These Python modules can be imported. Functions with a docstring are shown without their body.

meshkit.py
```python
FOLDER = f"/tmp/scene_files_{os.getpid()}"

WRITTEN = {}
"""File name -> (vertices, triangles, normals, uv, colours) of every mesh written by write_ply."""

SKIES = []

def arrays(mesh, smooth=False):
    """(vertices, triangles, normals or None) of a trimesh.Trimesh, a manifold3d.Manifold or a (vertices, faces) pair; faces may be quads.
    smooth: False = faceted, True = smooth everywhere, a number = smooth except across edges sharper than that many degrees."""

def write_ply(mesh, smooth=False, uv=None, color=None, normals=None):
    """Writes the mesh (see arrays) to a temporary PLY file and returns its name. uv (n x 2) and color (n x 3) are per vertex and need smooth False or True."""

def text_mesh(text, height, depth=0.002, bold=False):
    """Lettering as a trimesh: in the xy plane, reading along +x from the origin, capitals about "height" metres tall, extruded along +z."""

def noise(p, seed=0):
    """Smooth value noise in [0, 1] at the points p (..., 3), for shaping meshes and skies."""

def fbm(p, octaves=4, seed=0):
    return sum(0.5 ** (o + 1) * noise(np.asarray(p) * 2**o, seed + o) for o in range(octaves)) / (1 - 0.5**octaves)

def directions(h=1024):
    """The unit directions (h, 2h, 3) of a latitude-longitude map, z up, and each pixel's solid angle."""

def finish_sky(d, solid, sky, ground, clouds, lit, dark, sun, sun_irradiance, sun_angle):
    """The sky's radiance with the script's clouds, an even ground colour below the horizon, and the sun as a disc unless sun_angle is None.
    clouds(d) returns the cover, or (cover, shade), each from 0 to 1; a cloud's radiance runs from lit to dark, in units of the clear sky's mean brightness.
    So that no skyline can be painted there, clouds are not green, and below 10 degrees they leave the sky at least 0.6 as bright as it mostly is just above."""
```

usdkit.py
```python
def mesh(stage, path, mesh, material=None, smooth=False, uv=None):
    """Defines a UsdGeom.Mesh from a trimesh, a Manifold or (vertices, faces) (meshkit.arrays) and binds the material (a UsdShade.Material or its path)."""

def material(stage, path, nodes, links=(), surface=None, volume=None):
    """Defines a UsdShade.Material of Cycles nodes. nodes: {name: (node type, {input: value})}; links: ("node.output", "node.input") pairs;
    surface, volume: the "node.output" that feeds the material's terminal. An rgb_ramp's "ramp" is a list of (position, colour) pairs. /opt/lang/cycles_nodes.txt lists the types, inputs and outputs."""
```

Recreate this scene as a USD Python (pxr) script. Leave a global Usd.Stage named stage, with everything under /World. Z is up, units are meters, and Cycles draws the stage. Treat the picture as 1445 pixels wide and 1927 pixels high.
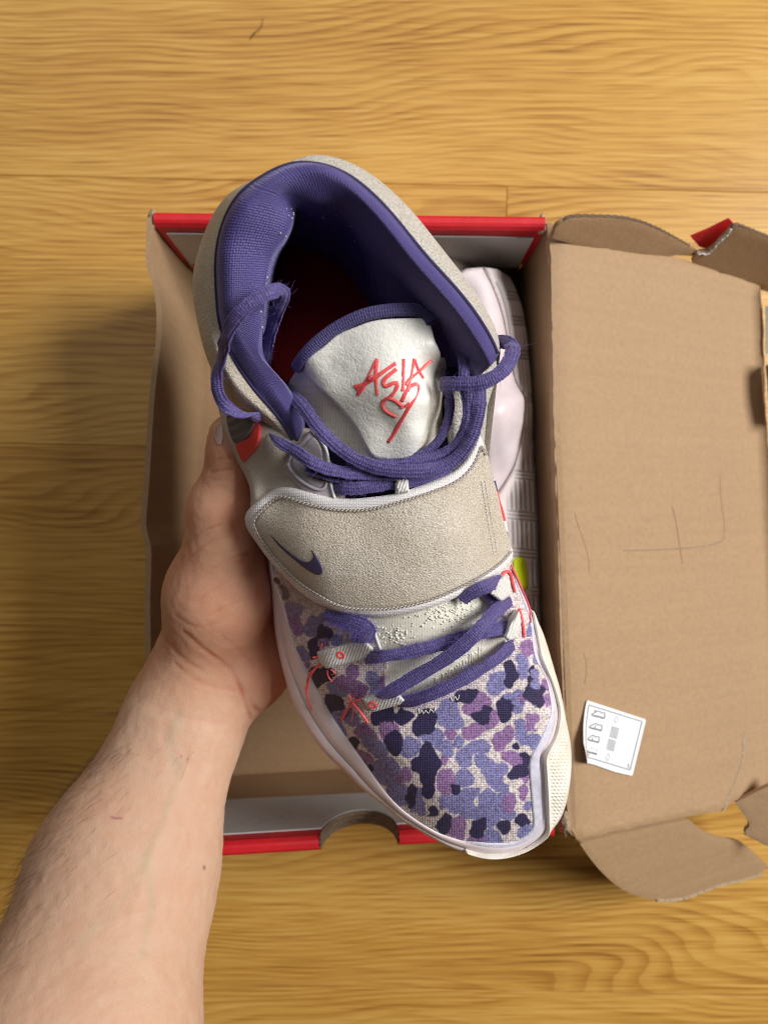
import math, random
import numpy as np
import trimesh, shapely, manifold3d
from shapely.geometry import Polygon, LineString, Point
from scipy.spatial import Delaunay
from scipy.interpolate import CubicSpline, RBFInterpolator, PchipInterpolator
from pxr import Usd, UsdGeom, UsdLux, UsdShade, Sdf, Gf, Vt
import usdkit, meshkit

rng = np.random.default_rng(7)
random.seed(7)
stage = Usd.Stage.CreateInMemory()
UsdGeom.SetStageUpAxis(stage, UsdGeom.Tokens.z)
UsdGeom.SetStageMetersPerUnit(stage, 1.0)
UsdGeom.Xform.Define(stage, '/World')
UsdGeom.Scope.Define(stage, '/World/Looks')

# ---------------------------------------------------------------- camera and lamps
F, CX, CY, H = 1400.0, 722.5, 963.5, 0.535
cam = UsdGeom.Camera.Define(stage, '/World/camera')
cam.AddTranslateOp().Set(Gf.Vec3d(0, 0, H))
cam.CreateHorizontalApertureAttr(24.0)
cam.CreateVerticalApertureAttr(24.0 * 1927 / 1445)
cam.CreateFocalLengthAttr(24.0 * F / 1445)
cam.CreateClippingRangeAttr(Gf.Vec2f(0.01, 100))
cam.CreateFStopAttr(8.5)
cam.CreateFocusDistanceAttr(0.305)
cam.CreateExposureAttr(0.0)


def lamp(name, pos, target, w, h, power, color):
    l = UsdLux.RectLight.Define(stage, '/World/' + name)
    p, t = np.array(pos, float), np.array(target, float)
    z = (p - t) / np.linalg.norm(p - t)
    x = np.cross([0, 1, 0] if abs(z[1]) < 0.9 else [1, 0, 0], z); x /= np.linalg.norm(x)
    y = np.cross(z, x)
    m = Gf.Matrix4d(*x, 0, *y, 0, *z, 0, *p, 1)
    l.AddTransformOp().Set(m)
    l.CreateWidthAttr(w); l.CreateHeightAttr(h)
    l.CreateIntensityAttr(power); l.CreateColorAttr(Gf.Vec3f(*color))
    return l


lamp('window_light', (1.62, 0.43, 1.58), (0.0, 0.0, 0.15), 1.0, 1.0, 21.5, (1.0, 0.98, 0.95))
lamp('ceiling_bounce', (-0.4, 1.5, 2.0), (0.0, 0.1, 0.0), 2.4, 2.4, 1.05, (1.0, 0.97, 0.93))

# ---------------------------------------------------------------- helpers
used = {}


def fresh(path):
    parent, _, name = path.rpartition('/')
    k = used.get(path, -1) + 1
    used[path] = k
    return path if k == 0 else f'{parent}/{name}_{k:03d}'


def tag(prim, label=None, category=None, group=None, kind=None):
    for k, v in (('label', label), ('category', category), ('group', group), ('kind', kind)):
        if v:
            prim.SetCustomDataByKey(k, v)
    return prim


def thing(name, label, category, group=None):
    x = UsdGeom.Xform.Define(stage, fresh('/World/' + name))
    return tag(x.GetPrim(), label, category, group)


def put(parent, name, mesh, material, smooth=False, uv=None, color=None, attr=None, label=None, kind=None):
    base = '/World' if parent is None else str(parent.GetPath())
    path = fresh(base + '/' + name)
    m = usdkit.mesh(stage, path, mesh, material, smooth=smooth, uv=uv)
    m.CreateDoubleSidedAttr(True)
    api = UsdGeom.PrimvarsAPI(m)
    if color is not None:
        api.CreatePrimvar('print_color', Sdf.ValueTypeNames.Color3fArray, 'vertex').Set(Vt.Vec3fArray.FromNumpy(np.asarray(color, np.float32)))
    if attr is not None:
        api.CreatePrimvar('mask', Sdf.ValueTypeNames.FloatArray, 'vertex').Set(Vt.FloatArray.FromNumpy(np.asarray(attr, np.float32)))
    return tag(m.GetPrim(), label=label, kind=kind)


def P(px, py, z):
    """A point of the place at height z that lies under the given spot of the photograph."""
    px, py, z = np.broadcast_arrays(np.asarray(px, float), np.asarray(py, float), np.asarray(z, float))
    d = H - z
    return np.stack([(px - CX) * d / F, -(py - CY) * d / F, z], -1)


def on_plane(o, n):
    """Function that puts a spot of the photograph onto the plane through o with normal n."""
    o, n = np.asarray(o, float), np.asarray(n, float)
    c = np.array([0, 0, H])

    def f(px, py):
        px, py = np.asarray(px, float), np.asarray(py, float)
        d = np.stack([(px - CX) / F, -(py - CY) / F, -np.ones_like(px)], -1)
        t = ((o - c) @ n) / (d @ n)
        return c + d * t[..., None]
    return f


def spline(points, closed=False, n=None, step=None):
    p = np.asarray(points, float)
    if closed:
        p = np.vstack([p, p[:1]])
    t = np.r_[0, np.cumsum(np.sqrt(np.linalg.norm(np.diff(p, axis=0), axis=1) + 1e-12))]
    cs = CubicSpline(t, p, bc_type='periodic' if closed else 'natural')
    dense = cs(np.linspace(0, t[-1], 40 * len(p)))
    s = np.r_[0, np.cumsum(np.linalg.norm(np.diff(dense, axis=0), axis=1))]
    if n is None:
        n = max(4, int(s[-1] / step))
    q = np.linspace(0, s[-1], n + 1)
    out = np.stack([np.interp(q, s, dense[:, k]) for k in range(p.shape[1])], 1)
    return out[:-1] if closed else out


def smooth_poly(points, step=6):
    return Polygon(spline(points, True, step=step)).buffer(0)


def rbf(ctrl, smoothing=0.0):
    c = np.asarray(ctrl, float)
    r = RBFInterpolator(c[:, :2] / 100, c[:, 2], kernel='thin_plate_spline', smoothing=smoothing)
    return lambda px, py: r(np.stack([np.ravel(px), np.ravel(py)], 1) / 100).reshape(np.shape(px))


def sheet(poly, pos, thick=0.002, rnd=0.0, step=4.0, drop=(0, 0, -1), scale=4700.0, disp=None, bottom=True):
    """A solid sheet whose outline is poly (spots of the photograph), laid on pos(px, py), edges rounded by rnd metres."""
    if isinstance(poly, (list, np.ndarray)):
        poly = Polygon(poly)
    poly = poly.buffer(0)
    polys = list(poly.geoms) if hasattr(poly, 'geoms') else [poly]
    V, FF, UV, PX = [], [], [], []
    off = 0
    drop = np.asarray(drop, float)
    for g in polys:
        if g.area < 4:
            continue
        rings = []
        for r in [g.exterior, *g.interiors]:
            n = max(6, int(round(r.length / step)))
            rings.append(np.array([r.interpolate(k / n, normalized=True).coords[0] for k in range(n)]))
        b = np.vstack(rings)
        x0, y0, x1, y1 = g.bounds
        xs, ys = np.arange(x0, x1, step), np.arange(y0, y1, step * 0.866)
        X, Y = np.meshgrid(xs, ys)
        X = X + (np.arange(len(ys)) % 2)[:, None] * step / 2
        q = np.stack([X.ravel(), Y.ravel()], 1)
        q = q[shapely.contains_xy(g, q[:, 0], q[:, 1])]
        if len(q):
            q = q[shapely.distance(shapely.points(q), g.boundary) > 0.55 * step]
        p = np.vstack([b, q])
        tri = Delaunay(p).simplices
        c = p[tri].mean(1)
        tri = tri[shapely.contains_xy(g, c[:, 0], c[:, 1])]
        e1, e2 = p[tri[:, 1]] - p[tri[:, 0]], p[tri[:, 2]] - p[tri[:, 0]]
        cr = e1[:, 0] * e2[:, 1] - e1[:, 1] * e2[:, 0]
        tri = tri[np.abs(cr) > 1e-9]; cr = cr[np.abs(cr) > 1e-9]
        tri[cr > 0] = tri[cr > 0][:, ::-1]          # y points down in the photograph
        w = pos(p[:, 0], p[:, 1])
        if rnd > 0:
            dist = shapely.distance(shapely.points(p), g.boundary) / scale
            k = np.clip(1 - dist / rnd, 0, 1)
            w = w + drop * (rnd * (1 - np.sqrt(np.clip(1 - k * k, 0, 1))))[:, None]
        if disp is not None:
            w = w - drop * disp(p[:, 0], p[:, 1])[:, None]
        n0 = len(p)
        V.append(w); PX.append(p); FF.append(tri + off); off += n0
        s = 0
        for r in rings:
            i = np.arange(len(r)) + s
            top = w[i]; low = top + drop * thick
            a = np.arange(len(r)); a2 = np.roll(a, -1)
            quad = np.stack([a, a2, a2 + len(r), a + len(r)], 1)
            V.append(np.vstack([top, low])); PX.append(np.vstack([p[i], p[i]]))
            FF.append(np.vstack([quad[:, [0, 1, 2]], quad[:, [0, 2, 3]]]) + off); off += 2 * len(r)
            s += len(r)
        if bottom:
            V.append(w + drop * thick); PX.append(p); FF.append(tri[:, ::-1] + off); off += n0
    v, f, px = np.vstack(V), np.vstack(FF), np.vstack(PX)
    return (v, f), px / 100.0, px


def grid(G, closed_u=False, closed_v=False):
    a, b = G.shape[:2]
    i = np.arange(a * b).reshape(a, b)
    if closed_u: i = np.vstack([i, i[:1]])
    if closed_v: i = np.hstack([i, i[:, :1]])
    q = np.stack([i[:-1, :-1], i[1:, :-1], i[1:, 1:], i[:-1, 1:]], -1).reshape(-1, 4)
    f = np.vstack([q[:, [0, 1, 2]], q[:, [0, 2, 3]]])
    du = np.r_[0, np.cumsum(np.linalg.norm(np.diff(G[:, b // 2], axis=0), axis=1))]
    dv = np.r_[0, np.cumsum(np.linalg.norm(np.diff(G[a // 2], axis=0), axis=1))]
    uv = np.stack(np.meshgrid(du, dv, indexing='ij'), -1).reshape(-1, 2)
    return (G.reshape(-1, 3), f), uv


def loft(rows, nu, nv):
    """rows[station][k] = (px, py, z): a smooth surface through all of them."""
    R = np.array(rows, float)
    W = P(R[..., 0], R[..., 1], R[..., 2])
    a = CubicSpline(np.arange(len(W)), W, axis=0)(np.linspace(0, len(W) - 1, nu))
    return PchipInterpolator(np.arange(W.shape[1]), a, axis=1)(np.linspace(0, W.shape[1] - 1, nv))


def slab(corners, thick, n=(1, 1), bend=None):
    """A board: corners A, B, C, D of its face in order, thickness along the face's normal."""
    A, B, C, D = [np.asarray(c, float) for c in corners]
    u, v = np.linspace(0, 1, n[0] + 1)[:, None, None], np.linspace(0, 1, n[1] + 1)[None, :, None]
    G = A * (1 - u) * (1 - v) + B * u * (1 - v) + C * u * v + D * (1 - u) * v
    nn = np.cross(B - A, D - A); nn /= np.linalg.norm(nn)
    if bend is not None:
        G = G + nn * bend(u, v)
    return thicken(G, nn * thick)


def thicken(G, t):
    a, b = G.shape[:2]
    (v0, f0), _ = grid(G)
    v1 = v0 + t
    i = np.arange(a * b).reshape(a, b)
    ring = np.r_[i[0, :], i[1:, -1], i[-1, -2::-1], i[-2:0:-1, 0]]
    r2 = np.roll(ring, -1)
    n = a * b
    side = np.vstack([np.stack([ring, r2, r2 + n], 1), np.stack([ring, r2 + n, ring + n], 1)])
    m = trimesh.Trimesh(np.vstack([v0, v1]), np.vstack([f0[:, ::-1], f0 + n, side]), process=False)
    m.fix_normals()
    return m


def tube(path, w, t, up=(0, 0, 1), n=None, seg=14, wob=0.0, seed=0, taper=None, seam=False):
    """A flat cord of width w and thickness t along world points."""
    p = spline(path, n=n or max(16, int(len(path) * 14)))
    T = np.gradient(p, axis=0); T /= np.linalg.norm(T, axis=1)[:, None]
    up = np.broadcast_to(np.asarray(up, float), p.shape)
    S = np.cross(T, up); L = np.linalg.norm(S, axis=1)
    for k in range(1, len(S)):
        if L[k] < 0.15:
            S[k] = S[k - 1]
    S /= np.linalg.norm(S, axis=1)[:, None]
    for k in range(1, len(S)):
        if S[k] @ S[k - 1] < 0: S[k] = -S[k]
    N = np.cross(S, T)
    a = np.linspace(0, 2 * np.pi, seg, endpoint=False)
    ca, sa = np.cos(a), np.sin(a)
    ca, sa = np.sign(ca) * np.abs(ca) ** 0.75, np.sign(sa) * np.abs(sa) ** 0.75
    if seam:
        sa = sa * (1 - .55 * np.exp(-((np.abs(ca) - .70) / .09) ** 2) + .12 * np.exp(-(ca / .4) ** 2))
    k = np.ones(len(p)) if taper is None else np.interp(np.linspace(0, 1, len(p)), *zip(*taper))
    if wob:
        k = k * (1 + wob * (meshkit.fbm(np.stack([np.arange(len(p)) * 0.3, np.full(len(p), seed * 3.3), np.zeros(len(p))], -1), 3) - 0.5))
    G = p[:, None] + S[:, None] * (ca[None, :, None] * (w / 2 * k)[:, None, None]) + N[:, None] * (sa[None, :, None] * (t / 2 * k)[:, None, None])
    (v, f), uv = grid(G, closed_v=True)
    s = np.r_[0, np.cumsum(np.linalg.norm(np.diff(p, axis=0), axis=1))]
    uv = np.stack([np.repeat(s, seg), np.tile(ca * w / 2, len(p))], 1)
    c0, c1 = len(v), len(v) + 1
    v = np.vstack([v, p[0], p[-1]]); uv = np.vstack([uv, [0, 0], [s[-1], 0]])
    j = np.arange(seg); j2 = np.roll(j, -1); e = (len(p) - 1) * seg
    f = np.vstack([f, np.stack([np.full(seg, c0), j, j2], 1), np.stack([np.full(seg, c1), e + j2, e + j], 1)])
    return (v, f[:, ::-1]), uv, p, S, N


def px_tube(pts, w, t, **k):
    a = np.asarray(pts, float)
    return tube(P(a[:, 0], a[:, 1], a[:, 2]), w, t, **k)


def rod(path, r, seg=6, n=None):
    return tube(path, 2 * r, 2 * r, seg=seg, n=n)[0]


def join(meshes):
    V, FF, o = [], [], 0
    for m in meshes:
        v, f = (m.vertices, m.faces) if hasattr(m, 'vertices') else m
        V.append(np.asarray(v)); FF.append(np.asarray(f) + o); o += len(v)
    return np.vstack(V), np.vstack(FF)


def curves(parent, name, strands, width, material, kind='stuff', label=None):
    base = str(parent.GetPath())
    c = UsdGeom.BasisCurves.Define(stage, fresh(base + '/' + name))
    c.CreateTypeAttr('linear')
    c.CreateCurveVertexCountsAttr(Vt.IntArray([len(s) for s in strands]))
    pts = np.vstack(strands).astype(np.float32)
    c.CreatePointsAttr(Vt.Vec3fArray.FromNumpy(pts))
    wd = np.concatenate([np.linspace(1, 0.25, len(s)) * width for s in strands]).astype(np.float32)
    c.CreateWidthsAttr(Vt.FloatArray.FromNumpy(wd)); c.SetWidthsInterpolation('vertex')
    UsdShade.MaterialBindingAPI.Apply(c.GetPrim()).Bind(material)
    return tag(c.GetPrim(), label=label, kind=kind)


def surface_nets(S, origin, h):
    """Triangles of the zero level of the sampled field S (negative inside)."""
    ins = S < 0
    nx, ny, nz = S.shape
    cs = sum(ins[a:nx - 1 + a, b:ny - 1 + b, c:nz - 1 + c].astype(np.int8) for a, b, c in np.ndindex(2, 2, 2))
    cell = (cs > 0) & (cs < 8)
    ids = np.full(cell.shape, -1, np.int64)
    idx = np.argwhere(cell); ids[cell] = np.arange(len(idx))
    acc, cnt = np.zeros((len(idx), 3)), np.zeros(len(idx))
    for a, b, c in np.ndindex(2, 2, 2):
        for ax in range(3):
            o = np.array([a, b, c])
            if o[ax]: continue
            o2 = o.copy(); o2[ax] = 1
            i0, i1 = idx + o, idx + o2
            v0, v1 = S[tuple(i0.T)], S[tuple(i1.T)]
            m = (v0 < 0) != (v1 < 0)
            t = v0[m] / (v0[m] - v1[m])
            q = np.tile(o.astype(float), (m.sum(), 1)); q[:, ax] = t
            acc[m] += q; cnt[m] += 1
    v = (idx + acc / cnt[:, None]) * h + origin
    tri = []
    for ax in range(3):
        sl0 = [slice(None)] * 3; sl1 = [slice(None)] * 3
        sl0[ax] = slice(0, -1); sl1[ax] = slice(1, None)
        e = ins[tuple(sl0)] != ins[tuple(sl1)]
        pos = np.argwhere(e)
        b, c = [(1, 2), (2, 0), (0, 1)][ax]
        ok = (pos[:, b] > 0) & (pos[:, c] > 0) & (pos[:, b] < S.shape[b] - 1) & (pos[:, c] < S.shape[c] - 1)
        pos = pos[ok]
        flip = ~ins[tuple(pos.T)]
        def at(db, dc):
            q = pos.copy(); q[:, b] -= db; q[:, c] -= dc
            return ids[tuple(q.T)]
        q = np.stack([at(1, 1), at(0, 1), at(0, 0), at(1, 0)], 1)
        q[flip] = q[flip][:, ::-1]
        tri += [q[:, [0, 1, 2]], q[:, [0, 2, 3]]]
    return trimesh.Trimesh(v, np.vstack(tri), process=False)


# ---------------------------------------------------------------- materials
LOOKS = '/World/Looks/'


def lin(r, g, b):
    c = np.array([r, g, b], float) / 255
    return tuple(np.where(c <= 0.04045, c / 12.92, ((c + 0.055) / 1.055) ** 2.4))


def mat(name, color, rough=0.6, vary=None, bump=None, weave=None, print_color=False, stain=None, crack=None, **extra):
    """color, mottled by vary = (scale, second colour, contrast), relief by bump = (scale, metres) and weave = (u pitch, v pitch, metres) in uv."""
    n = {'p': ('principled_bsdf', {'base_color': color, 'roughness': rough, **extra})}
    l = []
    n['g'] = ('texture_coordinate', {})
    col = None
    if print_color:
        n['a'] = ('attribute', {'attribute': 'print_color'})
        col = 'a.color'
    if vary:
        sc, c2, k = vary
        n['vn'] = ('noise_texture', {'scale': sc, 'detail': 4.0, 'roughness': 0.6})
        n['vr'] = ('map_range', {'from_min': 0.5 - k, 'from_max': 0.5 + k, 'clamp': True})
        n['vm'] = ('mix', {'color1': color, 'color2': c2})
        l += [('g.object', 'vn.vector'), ('vn.fac', 'vr.value'), ('vr.result', 'vm.fac')]
        if col:
            n['vm'] = ('mix', {'mix_type': 'multiply', 'fac': 1.0, 'color2': c2})
            n['vw'] = ('mix', {'color1': (1, 1, 1), 'color2': c2})
            l[-1] = ('vr.result', 'vw.fac')
            l += [(col, 'vm.color1'), ('vw.color', 'vm.color2')]
        col = 'vm.color'
    normal = None
    if stain:
        sc, c2, k = stain
        n['sp'] = ('mapping', {'scale': sc})
        n['sn'] = ('noise_texture', {'scale': 1.0, 'detail': 3.0, 'roughness': 0.55})
        n['sr'] = ('map_range', {'from_min': 0.5 - k, 'from_max': 0.5 + k, 'clamp': True})
        n['sw'] = ('mix', {'color1': (1, 1, 1), 'color2': c2})
        n['sm'] = ('mix', {'mix_type': 'multiply', 'fac': 1.0, 'color1': color})
        l += [('g.object', 'sp.vector'), ('sp.vector', 'sn.vector'), ('sn.fac', 'sr.value'), ('sr.result', 'sw.fac'), ('sw.color', 'sm.color2')]
        if col: l.append((col, 'sm.color1'))
        col = 'sm.color'
    if weave:
        pu, pv, h = weave
        n['uv'] = ('uvmap', {'attribute': 'st'})
        n['mu'] = ('mapping', {'scale': (1.0 / pu, 1.0 / pv, 1.0)})
        n['ch'] = ('voronoi_texture', {'dimensions': '2D', 'feature': 'f1', 'scale': 1.0, 'randomness': 0.25})
        n['wb'] = ('bump', {'strength': 1.0, 'distance': h, 'invert': True})
        l += [('uv.UV', 'mu.vector'), ('mu.vector', 'ch.vector'), ('ch.distance', 'wb.height')]
        normal = 'wb.normal'
        if col is None:
            n['wc'] = ('mix', {'color1': tuple(min(1, 1.25 * c) for c in color), 'color2': tuple(0.70 * c for c in color)})
            n['wr'] = ('map_range', {'from_min': 0.1, 'from_max': 0.75, 'clamp': True})
            l += [('ch.distance', 'wr.value'), ('wr.result', 'wc.fac')]
            col = 'wc.color'
        else:
            n['wc'] = ('mix', {'mix_type': 'multiply', 'fac': 1.0})
            n['wr'] = ('map_range', {'from_min': 0.1, 'from_max': 0.75, 'to_min': 1.15, 'to_max': 0.70, 'clamp': True})
            l += [('ch.distance', 'wr.value'), ('wr.result', 'wc.color2'), (col, 'wc.color1')]
            col = 'wc.color'
    if bump:
        for k, (sc, h) in enumerate(bump if isinstance(bump[0], tuple) else [bump]):
            n[f'bn{k}'] = ('noise_texture', {'scale': sc, 'detail': 3.0, 'roughness': 0.6})
            n[f'bb{k}'] = ('bump', {'strength': 1.0, 'distance': h})
            l += [('g.object', f'bn{k}.vector'), (f'bn{k}.fac', f'bb{k}.height')]
            if normal: l.append((normal, f'bb{k}.normal'))
            normal = f'bb{k}.normal'
    if crack:
        n['cn'] = ('noise_texture', {'scale': 160.0, 'detail': 2.0})
        n['cs'] = ('vector_math', {'math_type': 'scale', 'scale': 0.006})
        n['ca'] = ('vector_math', {'math_type': 'add'})
        n['cv'] = ('voronoi_texture', {'scale': crack[0], 'feature': 'distance_to_edge'})
        n['cm'] = ('map_range', {'from_min': 0.0, 'from_max': 0.14, 'clamp': True})
        n['cb'] = ('bump', {'strength': 1.0, 'distance': crack[1]})
        l += [('g.object', 'cn.vector'), ('cn.color', 'cs.vector1'), ('g.object', 'ca.vector1'), ('cs.vector', 'ca.vector2'), ('ca.vector', 'cv.vector'), ('cv.distance', 'cm.value'), ('cm.result', 'cb.height')]
        if normal: l.append((normal, 'cb.normal'))
        normal = 'cb.normal'
    if col: l.append((col, 'p.base_color'))
    if normal: l.append((normal, 'p.normal'))
    return usdkit.material(stage, LOOKS + name, n, l, surface='p.BSDF')


M = {}
M['suede'] = mat('suede', (0.82, 0.75, 0.655), 0.45, vary=(1700, (0.46, 0.395, 0.315), 0.14), bump=(1500, 0.0008), stain=((38, 60, 60), (0.86, 0.83, 0.78), 0.2), specular_ior_level=0.6, sheen_weight=0.25, sheen_roughness=0.4)
M['suede_light'] = mat('suede_light', (0.72, 0.69, 0.64), 0.6, vary=(1300, (0.36, 0.33, 0.29), 0.13), bump=(1300, 0.0009), sheen_weight=0.3, sheen_roughness=0.4)
M['quarter'] = mat('quarter_suede', (0.56, 0.50, 0.43), 0.8, vary=(900, (0.45, 0.395, 0.33), 0.2), bump=(1500, 0.0003), sheen_weight=0.2)
M['trim'] = mat('woven_trim', (0.78, 0.75, 0.755), 0.7, weave=(0.036, 0.030, 0.0003), sheen_weight=0.2)
M['lining'] = mat('lining_mesh', (0.078, 0.060, 0.225), 0.5, weave=(0.0008, 0.0010, 0.0004), sheen_weight=0.55, sheen_roughness=0.35, sheen_tint=(0.6, 0.6, 1.0))
M['lace'] = mat('lace_weave', (0.125, 0.098, 0.30), 0.48, weave=(0.0009, 0.0013, 0.0004), vary=(1100, (0.05, 0.034, 0.16), 0.17), bump=(2500, 0.0003), sheen_weight=0.5, sheen_roughness=0.45, sheen_tint=(0.6, 0.55, 1.0))
M['lace_fuzz'] = mat('lace_fibre', (0.11, 0.08, 0.36), 0.7)
M['vamp'] = mat('printed_knit', (0.5, 0.5, 0.5), 0.72, print_color=True, weave=(0.046, 0.034, 0.0004), sheen_weight=0.04)
M['print'] = mat('printed', (0.5, 0.5, 0.5), 0.75, print_color=True, bump=(2500, 0.0002))
M['midsole'] = mat('lilac_foam', (0.80, 0.72, 0.765), 0.42, vary=(60, (0.66, 0.58, 0.60), 0.25), bump=(900, 0.00008), stain=((25, 25, 25), (0.88, 0.82, 0.80), 0.2))
M['rubber'] = mat('cream_rubber', (0.87, 0.84, 0.775), 0.5, vary=(90, (0.64, 0.59, 0.49), 0.25), bump=(1200, 0.0001))
M['band'] = mat('lilac_band', (0.72, 0.70, 0.82), 0.55, vary=(300, (0.55, 0.53, 0.62), 0.2), bump=(1600, 0.0002))
M['leather'] = mat('white_leather', (0.87, 0.855, 0.80), 0.33, bump=((520, 0.00012), (1600, 0.00005)), crack=(420, 0.00005))
M['satin'] = mat('cream_satin', (0.80, 0.74, 0.62), 0.32, weave=(0.03, 0.022, 0.0003), sheen_weight=0.3)
M['bootie'] = mat('cream_knit', (0.78, 0.755, 0.655), 0.5, weave=(0.030, 0.022, 0.00012), bump=(300, 0.00015), sheen_weight=0.3)
M['pill'] = mat('pilled_lint', (0.78, 0.76, 0.68), 0.8)
M['piping'] = mat('purple_piping', (0.065, 0.05, 0.17), 0.65, weave=(0.0009, 0.0011, 0.0005), sheen_weight=0.4, sheen_tint=(0.6, 0.6, 1.0))
M['coral'] = mat('coral_rubber', (0.92, 0.12, 0.125), 0.28, bump=(900, 0.0001))
M['coral_thread'] = mat('coral_thread', (0.90, 0.10, 0.12), 0.55)
M['red_thread'] = mat('red_embroidery', (0.92, 0.07, 0.07), 0.6, bump=(3000, 0.0004))
M['navy'] = mat('navy_embroidery', (0.062, 0.048, 0.135), 0.55, bump=(2600, 0.0003))
M['grey_thread'] = mat('grey_embroidery', (0.16, 0.135, 0.15), 0.6, bump=(3000, 0.0004))
M['plate'] = mat('lilac_plate', (0.47, 0.42, 0.47), 0.35)
M['plate_window'] = mat('plate_window', (0.42, 0.375, 0.39), 0.22, bump=(500, 0.0002))
M['plate_edge'] = mat('plate_edge', (0.80, 0.79, 0.80), 0.4)
M['loop'] = mat('white_webbing', (0.80, 0.77, 0.74), 0.7, bump=((1500, 0.0006), (3500, 0.0002)))
M['insole'] = mat('red_insole', (0.74, 0.03, 0.028), 0.75, bump=(1500, 0.0003))
M['lint'] = mat('white_lint', (0.7, 0.7, 0.72), 0.8)
M['stitch'] = mat('stitch_thread', (0.46, 0.41, 0.37), 0.7)
M['dark'] = mat('dark_fabric', (0.030, 0.022, 0.085), 0.8, bump=(2000, 0.0003))
M['kraft'] = mat('kraft_board', (0.425, 0.275, 0.148), 0.72, stain=((5, 210, 5), (0.93, 0.91, 0.89), 0.25), vary=(320, (0.35, 0.225, 0.125), 0.28), bump=((900, 0.00025), (60, 0.0004)))
M['kraft_edge'] = mat('board_edge', (0.46, 0.36, 0.26), 0.85, vary=(700, (0.25, 0.17, 0.10), 0.15))
M['notch_edge'] = mat('notch_edge', (0.24, 0.17, 0.11), 0.85, vary=(700, (0.15, 0.10, 0.06), 0.15))
M['flute'] = mat('board_flute', (0.16, 0.10, 0.06), 0.9)
M['red'] = mat('red_coating', (0.70, 0.014, 0.024), 0.55, bump=((500, 0.00015), (70, 0.0006)), stain=((60, 60, 60), (0.86, 0.9, 0.9), 0.15))
M['liner'] = mat('grey_white_liner', (0.54, 0.54, 0.545), 0.62, bump=(200, 0.0003))
M['paper'] = mat('white_paper', (0.80, 0.81, 0.83), 0.55)
M['ink'] = mat('grey_ink', (0.20, 0.23, 0.24), 0.7)
M['ink_pale'] = mat('pale_ink', (0.52, 0.55, 0.58), 0.7)
M['pencil'] = mat('pencil_line', (0.26, 0.175, 0.12), 0.7)
M['crease'] = mat('crease_line', (0.36, 0.235, 0.13), 0.8)
M['yellow'] = mat('yellow_unit', (0.62, 0.72, 0.02), 0.25)
M['hair'] = mat('body_hair', (0.05, 0.028, 0.015), 0.5)
M['fibre'] = mat('dark_fibre', (0.05, 0.035, 0.02), 0.6)
M['nail'] = mat('nail', (0.62, 0.36, 0.29), 0.28, subsurface_weight=0.2, subsurface_scale=0.002)


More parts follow.
